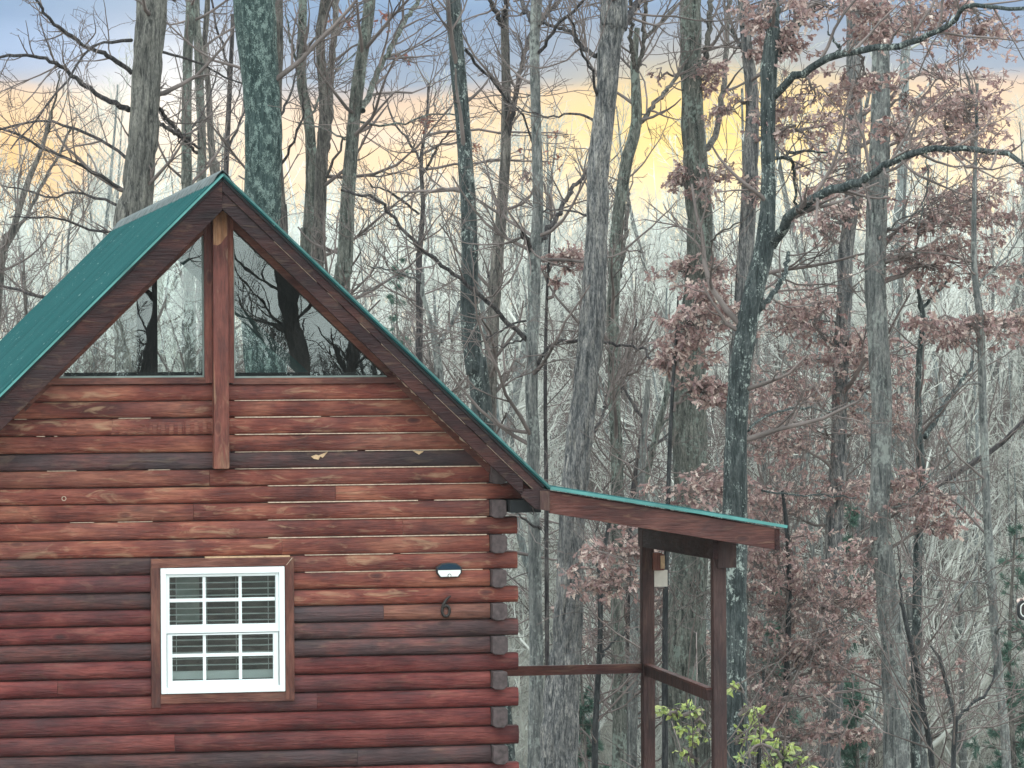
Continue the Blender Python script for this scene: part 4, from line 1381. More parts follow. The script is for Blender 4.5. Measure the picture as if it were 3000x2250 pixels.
hero('mottled_tree', 'slim mottled trunk right of the roof corner, passing down behind the porch', 'tree', 'grey', 17.0,
     [(1157, 0, 24), (1155, 60, 22), (1156, 120, 21), (1159, 200, 21), (1161, 280, 21), (1162, 360, 22), (1162, 440, 22), (1158, 500, 24), (1152, 560, 27), (1152, 664, 26), (1150, 740, 27), (1150, 860, 27), (1154, 960, 29), (1150, 1050, 28), (1152, 1153, 26), (1157, 1322, 29), (1160, 1440, 32), (1157, 1660, 34)],
     [([(1156, 60), (1135, 20), (1115, -20)], 12, 8), ([(1170, 520), (1201, 472), (1229, 420), (1268, 370), (1292, 330)], 12, 6, 1.5),
      ([(1160, 800), (1172, 770), (1192, 744), (1240, 736), (1300, 742), (1372, 748), (1400, 765), (1412, 790)], 9, 4, -1),
      ([(1140, 735), (1090, 690), (1057, 656), (1000, 606), (940, 560), (877, 504), (821, 434), (777, 420), (740, 410)], 11, 5, -1.5),
      ([(1140, 732), (1100, 742), (1060, 752)], 5, 2), ([(1138, 695), (1100, 705), (1050, 733), (1020, 745)], 5, 3),
      ([(1150, 540), (1135, 515), (1128, 508)], 11, 9), ([(1160, 120), (1200, 60), (1240, 20), (1280, -10)], 8, 5),
      ([(1166, 1140), (1130, 1120), (1110, 1095)], 6, 3)],
     side=26, n1=18, seed=13, group=G1, limb_m='limb', amp=0.06)
hero('shaggy_tree', 'broad shaggy-barked trunk at centre, leaning slightly left towards its base', 'tree', 'shag2', 16.0,
     [(1321, 0, 54), (1316, 60, 52), (1311, 120, 50), (1305, 240, 44), (1300, 320, 46), (1297, 360, 46), (1293, 460, 46), (1282, 600, 48), (1276, 676, 52), (1264, 800, 52), (1256, 900, 56), (1250, 1000, 58), (1238, 1130, 56), (1228, 1280, 60), (1220, 1400, 64), (1214, 1500, 74), (1214, 1650, 80)],
     [([(1290, 122), (1262, 105), (1235, 72), (1205, 60), (1165, 45)], 11, 6, 1.5), ([(1345, 60), (1370, 20), (1395, -20)], 16, 10, 1),
      ([(1285, 262), (1245, 248), (1200, 252), (1160, 245), (1120, 232)], 6, 3, 1), ([(1292, 210), (1275, 150), (1250, 100), (1235, 40)], 7, 4),
      ([(1280, 470), (1230, 455), (1190, 452), (1165, 462)], 5, 3), ([(1270, 960), (1300, 900), (1310, 855)], 9, 4)],
     side=52, n1=12, seed=15, group=G1, limb_m='limb', amp=0.17, plate=15)
hero('mossy_tree', 'mossy trunk close behind the right side of the broad shaggy trunk, forked twice', 'tree', 'mossy', 19.0,
     [(1378, 60, 12), (1371, 132, 16), (1373, 180, 20), (1374, 240, 22), (1368, 290, 24), (1353, 340, 25), (1343, 400, 25), (1337, 440, 24), (1330, 520, 24), (1329, 600, 25), (1326, 680, 26), (1328, 756, 26), (1326, 850, 25), (1328, 916, 25), (1332, 1036, 26), (1334, 1200, 28)],
     [([(1375, 275), (1395, 250), (1417, 220), (1440, 195), (1469, 152), (1490, 120)], 12, 7, 1), ([(1371, 150), (1363, 80), (1362, 0), (1360, -40)], 10, 8),
      ([(1374, 160), (1388, 100), (1394, 0), (1398, -40)], 10, 8), ([(1390, 90), (1430, 45), (1470, 5)], 7, 5),
      ([(1336, 600), (1348, 520), (1356, 440), (1350, 380)], 12, 8, 1)],
     side=26, n1=14, seed=16, group=G1, limb_m='brown')
hero('big_grey_tree', 'big blue-grey trunk seen through the porch opening, widening towards the ground', 'tree', 'mossy', 20.0,
     [(1491, 0, 44), (1496, 80, 44), (1499, 160, 46), (1500, 280, 48), (1503, 400, 52), (1508, 520, 54), (1505, 640, 56), (1494, 836, 66), (1490, 1000, 72), (1490, 1200, 76), (1488, 1400, 82), (1486, 1660, 88)],
     [([(1520, 150), (1530, 80), (1536, 10), (1540, -40)], 14, 10), ([(1520, 330), (1545, 290), (1560, 200), (1570, 100), (1576, 0)], 15, 10, 1.5),
      ([(1525, 540), (1560, 500), (1600, 480)], 5, 3), ([(1455, 1330), (1430, 1350), (1400, 1340)], 7, 4), ([(1530, 1280), (1505, 1290), (1480, 1310), (1440, 1322)], 7, 4, -2)],
     clumps=[(1520, 175, 46, 30, 230), (1500, 370, 60, 60, 420), (1505, 590, 62, 48, 420), (1420, 170, 14, 12, 14), (1450, 395, 26, 22, 50)],
     side=40, n1=8, seed=17, group=G2, limb_m='brown', amp=0.11)
hero('leafy_sapling', 'small tree of hanging dusty-mauve leaves in front of the big grey trunk', 'tree', 'darkbark', 15.0,
     [(1465, 640, 4), (1462, 720, 6), (1452, 850, 8), (1445, 1000, 9), (1440, 1200, 11), (1436, 1500, 13)],
     clumps=[(1505, 700, 76, 48, 620), (1470, 770, 62, 34, 420), (1525, 850, 56, 42, 420), (1500, 1062, 110, 30, 560), (1540, 640, 50, 30, 200), (1335, 1200, 80, 34, 300), (1310, 1270, 70, 36, 260), (1400, 1160, 50, 25, 150)],
     side=12, n1=10, seed=18, group=G2, top_ext=0)
hero('tan_tree', 'pale tan trunk partly hidden behind the dark spotted tree', 'tree', 'shag2', 19.5,
     [(1600, 0, 18), (1606, 60, 20), (1612, 110, 24), (1622, 180, 26), (1627, 240, 28), (1626, 330, 30), (1622, 420, 32), (1612, 520, 34), (1602, 620, 34), (1596, 700, 34), (1590, 800, 34), (1586, 1000, 34), (1580, 1200, 36)],
     [([(1612, 110), (1590, 85), (1580, 62)], 9, 6)],
     clumps=[(1618, 90, 36, 60, 160), (1580, 230, 34, 30, 110), (1612, 420, 30, 50, 130)],
     side=30, n1=8, seed=19, group=G2, amp=0.15)
hero('spotted_oak', 'dark trunk spotted with pale lichen, two long limbs sweeping out to the right', 'tree', 'lichen_dark', 14.0,
     [(1674, 60, 26), (1670, 100, 34), (1665, 150, 36), (1663, 200, 34), (1659, 320, 32), (1657, 420, 33), (1652, 500, 38), (1645, 550, 42), (1632, 610, 42), (1622, 664, 44), (1610, 740, 46), (1602, 800, 48), (1594, 900, 48), (1589, 996, 50), (1586, 1096, 52), (1584, 1200, 54), (1586, 1400, 58), (1588, 1660, 62)],
     [([(1672, 110), (1671, 50), (1670, -10), (1668, -70)], 28, 22, 0.5), ([(1672, 130), (1692, 95), (1715, 60), (1735, 35), (1765, -5), (1800, -60)], 26, 18, 1),
      ([(1675, 208), (1695, 182), (1723, 160), (1757, 142), (1795, 124), (1830, 112), (1867, 106), (1935, 102), (1975, 90), (2007, 76), (2040, 58), (2058, 45), (2075, 28), (2090, 14), (2150, 16), (2230, 18)], 19, 8, -2.5),
      ([(1664, 530), (1680, 512), (1700, 480), (1723, 452), (1765, 425), (1815, 404), (1850, 396), (1875, 384), (1915, 352), (1955, 336), (1995, 324), (2075, 322), (2155, 326), (2190, 340), (2240, 380)], 24, 9, -3),
      ([(1668, 342), (1690, 338), (1715, 330), (1765, 328), (1830, 330)], 8, 4, 1), ([(1690, 338), (1712, 350), (1716, 380), (1719, 445)], 8, 6, 1),
      ([(1640, 668), (1665, 640), (1688, 604), (1698, 580), (1702, 545)], 13, 8, 1), ([(1800, 125), (1812, 108), (1805, 90), (1790, 70)], 7, 4),
      ([(1618, 930), (1650, 900), (1700, 885), (1745, 880), (1800, 890)], 6, 4, 1.5), ([(1650, 1060), (1710, 1070), (1770, 1072), (1850, 1075)], 5, 3, 1),
      ([(2100, 325), (2110, 260), (2100, 210), (2085, 150)], 8, 4, 1), ([(2000, 330), (2003, 400), (1990, 470), (1975, 505)], 4, 2, 0)],
     clumps=[(1800, 20, 100, 34, 520, (1740, 30)), (1920, 40, 90, 46, 480, (1867, 106)), (2030, 20, 70, 36, 260, (2000, 80)), (1760, 215, 80, 45, 330, (1723, 160)), (1850, 190, 70, 44, 260, (1830, 112)),
             (2130, 60, 60, 50, 240, (2090, 14)), (2080, 220, 80, 60, 200, (2105, 322)), (1930, 280, 60, 40, 120, (1955, 336)), (1720, 100, 50, 46, 200), (1750, 290, 70, 32, 170), (1640, 30, 40, 34, 130)],
     side=44, n1=6, seed=20, group=G2, amp=0.09, limb_m='lichen_dark')
hero('leafy_oak', 'tan trunk wrapped in brown leaves, right of the dark spotted tree', 'tree', 'shag2', 23.0,
     [(1845, 0, 30), (1847, 68, 31), (1847, 160, 31), (1847, 280, 30), (1838, 400, 30), (1832, 480, 31), (1825, 560, 32), (1826, 664, 32), (1820, 760, 33), (1814, 860, 34), (1811, 956, 34), (1803, 1100, 37), (1800, 1183, 38), (1804, 1334, 40), (1797, 1523, 42), (1793, 1660, 44)],
     [([(1840, 500), (1800, 470), (1760, 460)], 6, 3), ([(1815, 700), (1760, 690), (1700, 700)], 6, 3), ([(1790, 1420), (1740, 1432), (1705, 1460), (1695, 1540)], 8, 6, -1),
      ([(1780, 1475), (1745, 1500), (1715, 1535)], 5, 4, 0)],
     clumps=[(1830, 240, 50, 40, 220), (1860, 430, 80, 50, 420), (1760, 480, 70, 50, 340), (1750, 700, 90, 60, 640), (1830, 760, 90, 70, 700), (1900, 830, 70, 80, 600), (1700, 840, 80, 60, 420),
             (1840, 620, 150, 110, 360), (1780, 920, 150, 120, 420), (1690, 960, 80, 60, 420), (1760, 1080, 90, 50, 480), (1660, 1090, 60, 40, 240), (1960, 930, 40, 60, 220)],
     side=26, n1=8, seed=21, group=G2, amp=0.12)
hero('grey_oak', 'straight grey furrowed trunk right of the porch, running the full height of the picture', 'tree', 'grey', 18.0,
     [(1900, 0, 38), (1903, 60, 38), (1900, 160, 40), (1896, 320, 42), (1895, 480, 44), (1895, 600, 46), (1898, 716, 46), (1900, 830, 46), (1901, 916, 46), (1900, 1076, 46), (1904, 1150, 48), (1915, 1240, 48), (1922, 1300, 50), (1930, 1448, 52), (1938, 1660, 56)],
     [([(1915, 500), (1950, 470), (1990, 455)], 5, 3), ([(1880, 1340), (1850, 1350), (1820, 1345)], 5, 3), ([(1920, 1100), (1965, 1080), (2010, 1040), (2060, 990)], 5, 3)],
     clumps=[(1985, 240, 80, 50, 320), (2060, 300, 80, 60, 380), (2120, 260, 80, 50, 300), (1970, 560, 80, 46, 330), (2060, 480, 100, 50, 440), (2150, 440, 80, 60, 360), (2140, 580, 90, 50, 330), (2060, 590, 60, 36, 180), (2060, 150, 150, 130, 420), (1800, 360, 120, 110, 260), (2040, 420, 150, 110, 300),
             (1990, 1090, 80, 56, 480), (1940, 1040, 50, 30, 200), (2040, 1140, 50, 36, 240), (1850, 1190, 60, 50, 300)],
     side=34, n1=6, seed=22, group=G2, amp=0.11)
hero('faint_tree', 'faint pale trunk just right of the straight grey furrowed trunk', 'tree', 'farbark', 34.0,
     [(1965, 0, 18), (1958, 100, 20), (1952, 250, 22), (1945, 400, 22), (1938, 500, 22), (1935, 660, 23), (1936, 800, 24), (1940, 950, 24)],
     side=16, n1=16, seed=23, group=G2, twig_m='twig_grey')
hero('grey_pole_tree', 'thin smooth pale trunk near the right edge, slightly bowed', 'tree', 'grey', 17.0,
     [(2112, 180, 6), (2108, 300, 8), (2104, 420, 10), (2103, 520, 12), (2106, 596, 14), (2118, 690, 16), (2122, 780, 17), (2124, 876, 17), (2128, 1000, 18), (2131, 1100, 18), (2140, 1221, 19), (2151, 1372, 19), (2164, 1523, 20), (2174, 1660, 21)],
     [([(2103, 640), (2130, 600), (2170, 560), (2212, 500)], 6, 3), ([(2145, 1270), (2100, 1255), (2060, 1300), (2030, 1330)], 6, 4, -1), ([(2120, 830), (2090, 828), (2060, 845)], 5, 3),
      ([(2150, 1375), (2170, 1340), (2200, 1345)], 5, 3, -1)],
     clumps=[(2000, 700, 50, 30, 160), (2080, 712, 90, 24, 360), (2170, 708, 70, 28, 330), (2110, 690, 40, 24, 130)],
     side=20, n1=14, seed=24, group=G2, amp=0.05, top_ext=0)
hero('black_fork_tree', 'dark slim trunk forking low in a V, left of the thin pale trunk', 'tree', 'lichen_dark', 19.0,
     [(1984, 640, 9), (1990, 665, 11), (1992, 700, 13), (1985, 780, 13), (1984, 860, 14), (1985, 920, 16), (1990, 1000, 20), (1989, 1060, 18), (1985, 1140, 18), (1980, 1300, 20)],
     [([(1988, 670), (1984, 620), (1980, 560), (1983, 500)], 8, 5), ([(1993, 668), (2015, 640), (2045, 608), (2060, 590)], 8, 5), ([(1996, 945), (2028, 896), (2050, 860), (2068, 836), (2085, 810), (2105, 780)], 13, 7, 1),
      ([(1990, 1050), (2020, 1010), (2050, 960)], 6, 4)],
     side=18, n1=10, seed=25, group=G2, top_ext=0)
hero('leaning_tree', 'dark leaning trunk slanting up to the right edge behind the thin pale trunk', 'tree', 'limb', 24.0,
     [(2260, 870, 8), (2212, 908, 10), (2160, 960, 11), (2116, 990, 12), (2070, 1020, 13), (2016, 1056, 14), (1990, 1120, 14), (1985, 1300, 15)],
     side=12, n1=14, seed=26, group=G2, top_ext=0)
hero('black_sapling', 'nearly black thin stem leaning left, low at the right of the grey furrowed trunk', 'tree', 'darkbark', 14.0,
     [(1946, 1290, 6), (1951, 1315, 9), (1960, 1360, 10), (1974, 1410, 11), (1993, 1523, 12), (2015, 1655, 13)],
     [([(1951, 1320), (1945, 1260), (1940, 1180)], 6, 3)], side=12, n1=12, seed=27, group=G2, top_ext=0)
hero('black_sapling', 'nearly black thin stem with a low Y fork, bottom right', 'tree', 'darkbark', 13.0,
     [(2010, 1395, 4), (2026, 1412, 7), (2042, 1466, 8), (2056, 1520, 9), (2066, 1555, 12), (2062, 1600, 11), (2060, 1655, 12)],
     [([(2066, 1555), (2090, 1528), (2117, 1508), (2135, 1490), (2148, 1460), (2145, 1440)], 8, 4, 0.5)], side=12, n1=10, seed=28, group=G2, top_ext=0)
hero('slim_dark_tree', 'thin dark wavy stem seen between the shaggy trunk and the far porch post', 'tree', 'darkbark', 18.0,
     [(1325, 1090, 5), (1312, 1150, 8), (1300, 1220, 11), (1298, 1280, 12), (1296, 1400, 11), (1288, 1520, 13), (1284, 1655, 14)],
     [([(1298, 1420), (1320, 1390), (1355, 1365)], 6, 3), ([(1300, 1260), (1285, 1200), (1290, 1130)], 6, 3)], side=12, n1=16, seed=29, group=G1, top_ext=0)
hero('pale_pole_tree', 'thin pale trunk just left of the far porch post', 'tree', 'grey', 22.0,
     [(1400, 820, 12), (1392, 950, 14), (1380, 1100, 17), (1372, 1250, 19), (1370, 1400, 20), (1366, 1655, 22)],
     side=16, n1=20, seed=30, group=G1, top_ext=0)
hero('slanting_tree', 'slim trunk slanting right above the porch roof', 'tree', 'mossy', 23.0,
     [(1447, 770, 9), (1442, 840, 12), (1428, 900, 13), (1416, 950, 14), (1402, 1010, 14), (1392, 1060, 15), (1380, 1200, 16)],
     [([(1420, 930), (1450, 900), (1475, 880)], 6, 3)], side=14, n1=16, seed=31, group=G1, top_ext=0)
hero('v_fork_tree', 'dark slim V-forked tree between the mossy trunk and the slanting trunk', 'tree', 'limb', 24.0,
     [(1396, 850, 7), (1393, 880, 9), (1388, 930, 11), (1375, 1010, 12), (1366, 1080, 12), (1360, 1200, 13)],
     [([(1390, 905), (1365, 870), (1345, 830), (1335, 790)], 8, 5), ([(1365, 1010), (1400, 970), (1440, 940), (1465, 920)], 6, 4, 1), ([(1340, 850), (1350, 800), (1362, 750), (1375, 690)], 7, 4),
      ([(1300, 1060), (1345, 1010), (1390, 980), (1440, 945)], 5, 3, -1)],
     side=12, n1=22, seed=32, group=G1, top_ext=0)
hero('left_fork_tree', 'pale forked tree rising at the far left above the roof slope', 'tree', 'brown', 30.0,
     [(112, 240, 7), (100, 290, 9), (88, 330, 10), (66, 380, 12), (42, 450, 13), (15, 540, 16), (-5, 640, 18)],
     [([(22, 520), (60, 460), (95, 390), (130, 330), (150, 280)], 8, 5, 1), ([(100, 290), (118, 220), (130, 150)], 6, 3)],
     side=14, n1=26, seed=33, group=G1, top_ext=0)
hero('dead_stub_tree', 'broken dark-topped stem with drooping arms behind the right roof slope', 'tree', 'grey', 19.5,
     [(914, 590, 7), (911, 620, 12), (918, 650, 9), (930, 690, 10), (940, 730, 16), (945, 770, 18), (950, 850, 20), (955, 950, 22)],
     [([(912, 612), (880, 596), (850, 585), (805, 580), (795, 577)], 5, 3, -1), ([(908, 590), (870, 594), (820, 615), (770, 640)], 4, 2, 1), ([(945, 745), (970, 710), (995, 650), (1010, 640)], 9, 4, 1)],
     side=14, n1=16, seed=34, group=G1, top_ext=0)
hero('rust_leaf_tree', 'slender tree with few rust-red leaves against the sunset, left of the dark straight trunk', 'tree', 'limb', 26.0,
     [(925, 180, 4), (922, 260, 6), (910, 350, 8), (915, 450, 10), (905, 560, 12), (905, 700, 14)],
     [([(910, 350), (880, 300), (850, 262), (835, 215)], 6, 3), ([(912, 380), (945, 320), (975, 280)], 6, 3), ([(905, 460), (850, 420), (800, 400)], 5, 3)],
     clumps=[(757, 45, 30, 22, 22, (781, 60)), (830, 40, 30, 26, 20, (829, 60)), (925, 255, 40, 30, 22), (885, 130, 20, 14, 8, (829, 128)), (1030, 320, 20, 20, 10), (1210, 350, 22, 20, 14), (1243, 290, 20, 14, 12)],
     side=12, n1=40, seed=35, group=G1, leaf_m='rustleaf', top_ext=0, tw_len=(1.0, 3.0))
hero('mauve_leaf_tree', 'spindly tree with one small mauve leaf clump beside the broad shaggy trunk', 'tree', 'limb', 18.0,
     [(1190, 470, 4), (1185, 560, 5), (1180, 700, 7), (1178, 900, 8), (1180, 1100, 9)],
     clumps=[(1222, 560, 46, 30, 230), (1205, 600, 22, 16, 40), (1140, 380, 12, 10, 14)], side=8, n1=14, seed=36, group=G1, top_ext=0)

# --- low right thicket: browner leafy young oaks and yellow-green saplings
hero('young_oak', 'young oak full of brown leaves behind the near porch post, low', 'tree', 'darkbark', 21.0,
     [(1690, 1060, 7), (1700, 1150, 10), (1704, 1300, 12), (1700, 1450, 14), (1700, 1600, 15)],
     clumps=[(1700, 1190, 90, 50, 460), (1760, 1270, 100, 60, 620), (1680, 1330, 70, 50, 330), (1860, 1290, 80, 60, 500), (1760, 1400, 90, 50, 440), (1850, 1440, 80, 50, 440), (1680, 1440, 60, 60, 280), (1640, 1230, 40, 60, 200)],
     side=12, n1=16, seed=37, group=G2, top_ext=0)
hero('young_oak', 'young brown-leaved oak low between the two porch posts', 'tree', 'darkbark', 24.0,
     [(1400, 1200, 6), (1405, 1300, 9), (1410, 1450, 11), (1410, 1600, 12)],
     clumps=[(1440, 1290, 60, 60, 260), (1350, 1300, 50, 50, 220), (1530, 1400, 50, 70, 200), (1280, 1350, 60, 60, 160)], side=12, n1=16, seed=38, group=G2, top_ext=0)
hero('young_oak', 'young brown-leaved oak at the very bottom right of the near porch post', 'tree', 'darkbark', 20.0,
     [(1650, 1440, 5), (1645, 1520, 8), (1640, 1600, 10), (1640, 1660, 11)],
     clumps=[(1640, 1560, 60, 60, 260), (1720, 1600, 70, 50, 240), (1850, 1580, 60, 50, 180), (2030, 1480, 60, 50, 120), (1740, 1510, 50, 40, 160)], side=12, n1=16, seed=39, group=G2, top_ext=0)


def sapling(label, Y, trunk, clumps, seed):
    m = px_m(Y)
    return hero('green_sapling', label, 'sapling', 'darkbark', Y, trunk, clumps=clumps, side=8, n1=6, n2=2, n3=1, seed=seed,
                group='yellow-green saplings', leaf_m='limeleaf', top_ext=0, leaf_size=0.074)


_oak = OAK
OAK = OVAL
sapling('yellow-green leaved sapling between the two porch posts', 10.0, [(1490, 1500, 3), (1500, 1580, 5), (1505, 1660, 6)],
        [(1450, 1545, 34, 14, 44), (1495, 1562, 40, 18, 60), (1500, 1598, 30, 14, 26), (1480, 1632, 24, 10, 14)], 41)
sapling('yellow-green leaved sapling tallest, just right of the near porch post', 11.0, [(1600, 1470, 3), (1605, 1560, 5), (1600, 1660, 6)],
        [(1596, 1485, 22, 7, 24), (1612, 1545, 36, 14, 52), (1636, 1578, 40, 11, 44), (1590, 1600, 20, 14, 14)], 42)
sapling('yellow-green leaved sapling at the bottom edge left of the pale shaggy trunk', 10.0, [(1690, 1620, 4), (1692, 1660, 5)],
        [(1700, 1634, 40, 12, 54), (1665, 1645, 28, 10, 26), (1735, 1655, 26, 9, 26), (1610, 1640, 26, 12, 18)], 43)
OAK = _oak

# --- soft green cedars low on the right
def cedar(label, x, ytop, ybot, w, Y, seed):
    m = px_m(Y)
    b = at(x, ybot, Y)
    g = gz(b[0], b[1])
    top = at(x, ytop, Y)[2]
    root = tag(empty('cedar_tree', (b[0], b[1], g)), label, 'cedar', 'dark green cedars in the woods')
    H = top - g
    P = np.array([[0.05 * math.sin(z), 0.05 * math.cos(z * 1.3), z] for z in np.linspace(-0.3, H, 20)])
    Rr = np.linspace(0.07, 0.012, 20)
    V, Q = barked_tube(P, Rr, 10, 0.08, seed, 8)
    mesh_np('trunk', V, Q, M['brown'], root)
    a, ar = spawn(P[None], Rr[None], 70, 0.15, 0.98, 78, (w * m * 0.8, w * m * 1.2), 7, 0.03, 0.1, 0.5, 0.005, 0.75)
    b2, br = spawn(a, ar, 420, 0.15, 1.0, 45, 0.4, 5, 0.0, 0.15, 0.6, 0.003, 0.4)
    V, Q = join([tubes(a, ar, 4), tubes(b2, br, 3)])
    mesh_np('branches', V, Q, M['twig'], root)
    n_ = 22000
    idx = rng.integers(0, len(b2), n_); t = rng.uniform(0, 3.999, n_); i0 = t.astype(int); fr = (t - i0)[:, None]
    pos = b2[idx, i0] * (1 - fr) + b2[idx, i0 + 1] * fr
    V, Q = leaves(pos, nrm_(b2[idx, i0 + 1] - b2[idx, i0]), np.full(n_, 0.11), SPRIG, 0.1, 0.6)
    V = V + 0
    mesh_np('foliage', V, Q, M['needle'], root, smooth=False)


cedar('green cedar at the right edge behind the thin pale trunk, largest of the cedars', 2190, 1090, 1520, 120, 25, 51)
cedar('small green cedar behind the dry oak leaves left of the grey furrowed trunk', 1700, 1200, 1500, 80, 27, 52)
cedar('green cedar low between the grey furrowed trunk and the pale shaggy one', 1850, 1470, 1700, 80, 24, 53)
cedar('green cedar just above the porch roof line left of the grey furrowed trunk', 1830, 1060, 1300, 60, 30, 54)
cedar('pale grey-green cedar far behind the right roof slope, its rounded top against the glow', 862, 520, 800, 60, 60, 55)
cedar('green cedar behind the low shaggy trunk left of the far porch post', 1265, 1400, 1700, 60, 26, 56)

# ------------------------------------------------------------------ generic bare trees: mid distance (individuals) and far wood (one mass)
def bare_tree(H, r0, nb, n2, n3, seed, bkm, twm, S=10, rmin=0.005, forks=1, spread=(1.2, 3.2), quick=False):
    """prototype at the origin"""
    P0 = np.array([[0, 0, -0.4]] + [[0.10 * math.sin(seed + z * 0.5) * z / 6, 0.10 * math.cos(seed * 2 + z * 0.45) * z / 6, z] for z in np.linspace(0.4, H, 12)])
    R0 = r0 * (1 - np.linspace(0, 1, 13) ** 1.2 * 0.86)
    lines = [(P0, R0)]
    for _ in range(forks):
        a, ar = spawn(P0[None], R0[None], 1, 0.3, 0.6, 22, (H * 0.55, H * 0.7), 13, 0.10, 0.05, 0.75, 0.01, 0.0, 0.2)
        lines.append((a[0], np.linspace(ar[0, 0] * 2.2, 0.015, 13).clip(0, r0 * 0.7)))
    tp, tr = np.array([l[0] for l in lines]), np.array([l[1] for l in lines])
    trunk = tubes(tp, tr, S)
    a, ar = spawn(tp, tr, nb, 0.22, 1.0, 48, spread, 7, 0.12, 0.12, 0.5, rmin * 1.8, 0.45)
    b, br = spawn(a, ar, n2, 0.15, 1.0, 40, 0.6, 5, 0.08, 0.16, 0.6, rmin * 1.2, 0.4)
    parts = [tubes(a, ar, 4 if not quick else 3), tubes(b, br, 3)]
    if n3:
        c, cr = spawn(b, br, n3, 0.1, 1.0, 38, 0.6, 4, 0.06, 0.22, 0.7, rmin, 0.4)
        parts.append(tubes(c, cr, 3))
    return trunk, join(parts)


# mid-distance prototypes
GM = 'bare grey trees in the middle distance'
protos = []
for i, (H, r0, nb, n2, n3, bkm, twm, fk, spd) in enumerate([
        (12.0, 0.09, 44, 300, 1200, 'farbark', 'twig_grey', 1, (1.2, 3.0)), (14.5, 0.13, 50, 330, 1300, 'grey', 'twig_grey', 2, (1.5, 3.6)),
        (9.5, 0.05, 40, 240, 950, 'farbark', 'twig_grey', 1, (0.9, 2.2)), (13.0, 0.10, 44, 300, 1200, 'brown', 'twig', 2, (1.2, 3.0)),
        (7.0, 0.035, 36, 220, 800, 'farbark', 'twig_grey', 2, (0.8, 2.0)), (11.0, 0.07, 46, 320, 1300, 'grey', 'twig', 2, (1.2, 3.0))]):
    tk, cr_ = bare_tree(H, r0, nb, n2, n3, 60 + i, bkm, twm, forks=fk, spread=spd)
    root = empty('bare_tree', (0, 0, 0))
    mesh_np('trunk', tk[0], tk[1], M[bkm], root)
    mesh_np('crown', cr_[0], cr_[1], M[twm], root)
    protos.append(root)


def view_x(Y, u):
    """x in world metres at depth Y for u in 0..1 across the picture"""
    return float(at(u * 2212, 800, Y)[0])


MIDL = ['pale bare tree of middling girth in the crowded woods well behind the cabin', 'tall grey bare tree with three rising stems in the woods well behind the cabin',
        'slim pale bare tree with a fork in the woods well behind the cabin', 'brown-twigged bare tree with three stems in the woods well behind the cabin',
        'small thin pale understory tree in the woods well behind the cabin', 'grey bare tree with brown twigs in the woods well behind the cabin']
placed = []
rs = np.random.default_rng(11)
nmid = 0
used = [False] * len(protos)
NMID = 250
for i in range(NMID):
    Y = 30 + 62 * (i / NMID) ** 1.15 + rs.uniform(-2, 2)
    for _ in range(30):
        u = rs.uniform(-0.12, 1.12) if rs.random() < 0.45 else rs.uniform(0.45, 1.1)
        x = view_x(Y, u)
        if all((x - a) ** 2 + (Y - b) ** 2 > 1.1 for a, b in placed): break
    placed.append((x, Y))
    k = rs.integers(0, len(protos)) if Y < 70 else rs.choice([0, 1, 2, 5])
    o = protos[k] if not used[k] else copy_tree(protos[k])
    used[k] = True
    o.location = (x, Y, gz(x, Y))
    o.rotation_euler = (rs.normal(0, 0.02), rs.normal(0, 0.03), rs.uniform(0, 6.28))
    s = rs.uniform(0.7, 1.0)
    o.scale = (s, s, s * rs.uniform(0.85, 1.08))
    tag(o, MIDL[k], 'tree', GM)

# far wood: one mass
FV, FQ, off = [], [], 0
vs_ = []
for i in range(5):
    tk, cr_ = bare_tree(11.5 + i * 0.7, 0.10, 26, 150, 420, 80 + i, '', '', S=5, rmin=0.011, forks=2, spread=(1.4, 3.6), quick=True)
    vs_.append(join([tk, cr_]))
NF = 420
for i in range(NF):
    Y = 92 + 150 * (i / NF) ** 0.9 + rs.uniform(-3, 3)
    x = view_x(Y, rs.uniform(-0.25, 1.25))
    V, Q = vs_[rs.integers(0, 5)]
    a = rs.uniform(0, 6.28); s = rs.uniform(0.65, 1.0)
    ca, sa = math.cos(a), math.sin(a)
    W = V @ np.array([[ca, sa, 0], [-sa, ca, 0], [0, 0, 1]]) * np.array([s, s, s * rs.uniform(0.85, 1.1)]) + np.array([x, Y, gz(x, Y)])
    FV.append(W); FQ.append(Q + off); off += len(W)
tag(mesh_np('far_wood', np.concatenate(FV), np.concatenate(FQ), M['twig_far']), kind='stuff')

# understory brush: thin upright stems and twigs at eye level
bv, bq, off = [], [], 0
BR = []
for i in range(3):
    st = rng.normal(size=(26, 1, 3)) * np.array([0.5, 0.5, 0])
    h = np.linspace(0, 1, 6)[None, :, None]
    P_ = st + h * np.array([0, 0, 1]) * rng.uniform(1.2, 3.6, (26, 1, 1)) + h * rng.normal(size=(26, 1, 3)) * np.array([0.6, 0.6, 0])
    Rr_ = np.linspace(0.008, 0.0035, 6)[None].repeat(26, 0)
    a, ar = spawn(P_, Rr_, 150, 0.2, 1.0, 40, 0.5, 5, 0.05, 0.2, 0.6, 0.0028, 0.3)
    b, br = spawn(a, ar, 360, 0.2, 1.0, 40, 0.6, 4, 0.0, 0.25, 0.7, 0.0024, 0.3)
    BR.append(join([tubes(P_, Rr_, 4), tubes(a, ar, 3), tubes(b, br, 3)]))
for i in range(800):
    Y = rs.uniform(36, 100)
    x = view_x(Y, rs.uniform(0.42, 1.12))
    V, Q = BR[rs.integers(0, 3)]
    a = rs.uniform(0, 6.28); s = rs.uniform(0.8, 1.4)
    ca, sa = math.cos(a), math.sin(a)
    W = V @ np.array([[ca, sa, 0], [-sa, ca, 0], [0, 0, 1]]) * s + np.array([x, Y, gz(x, Y)])
    bv.append(W); bq.append(Q + off); off += len(W)
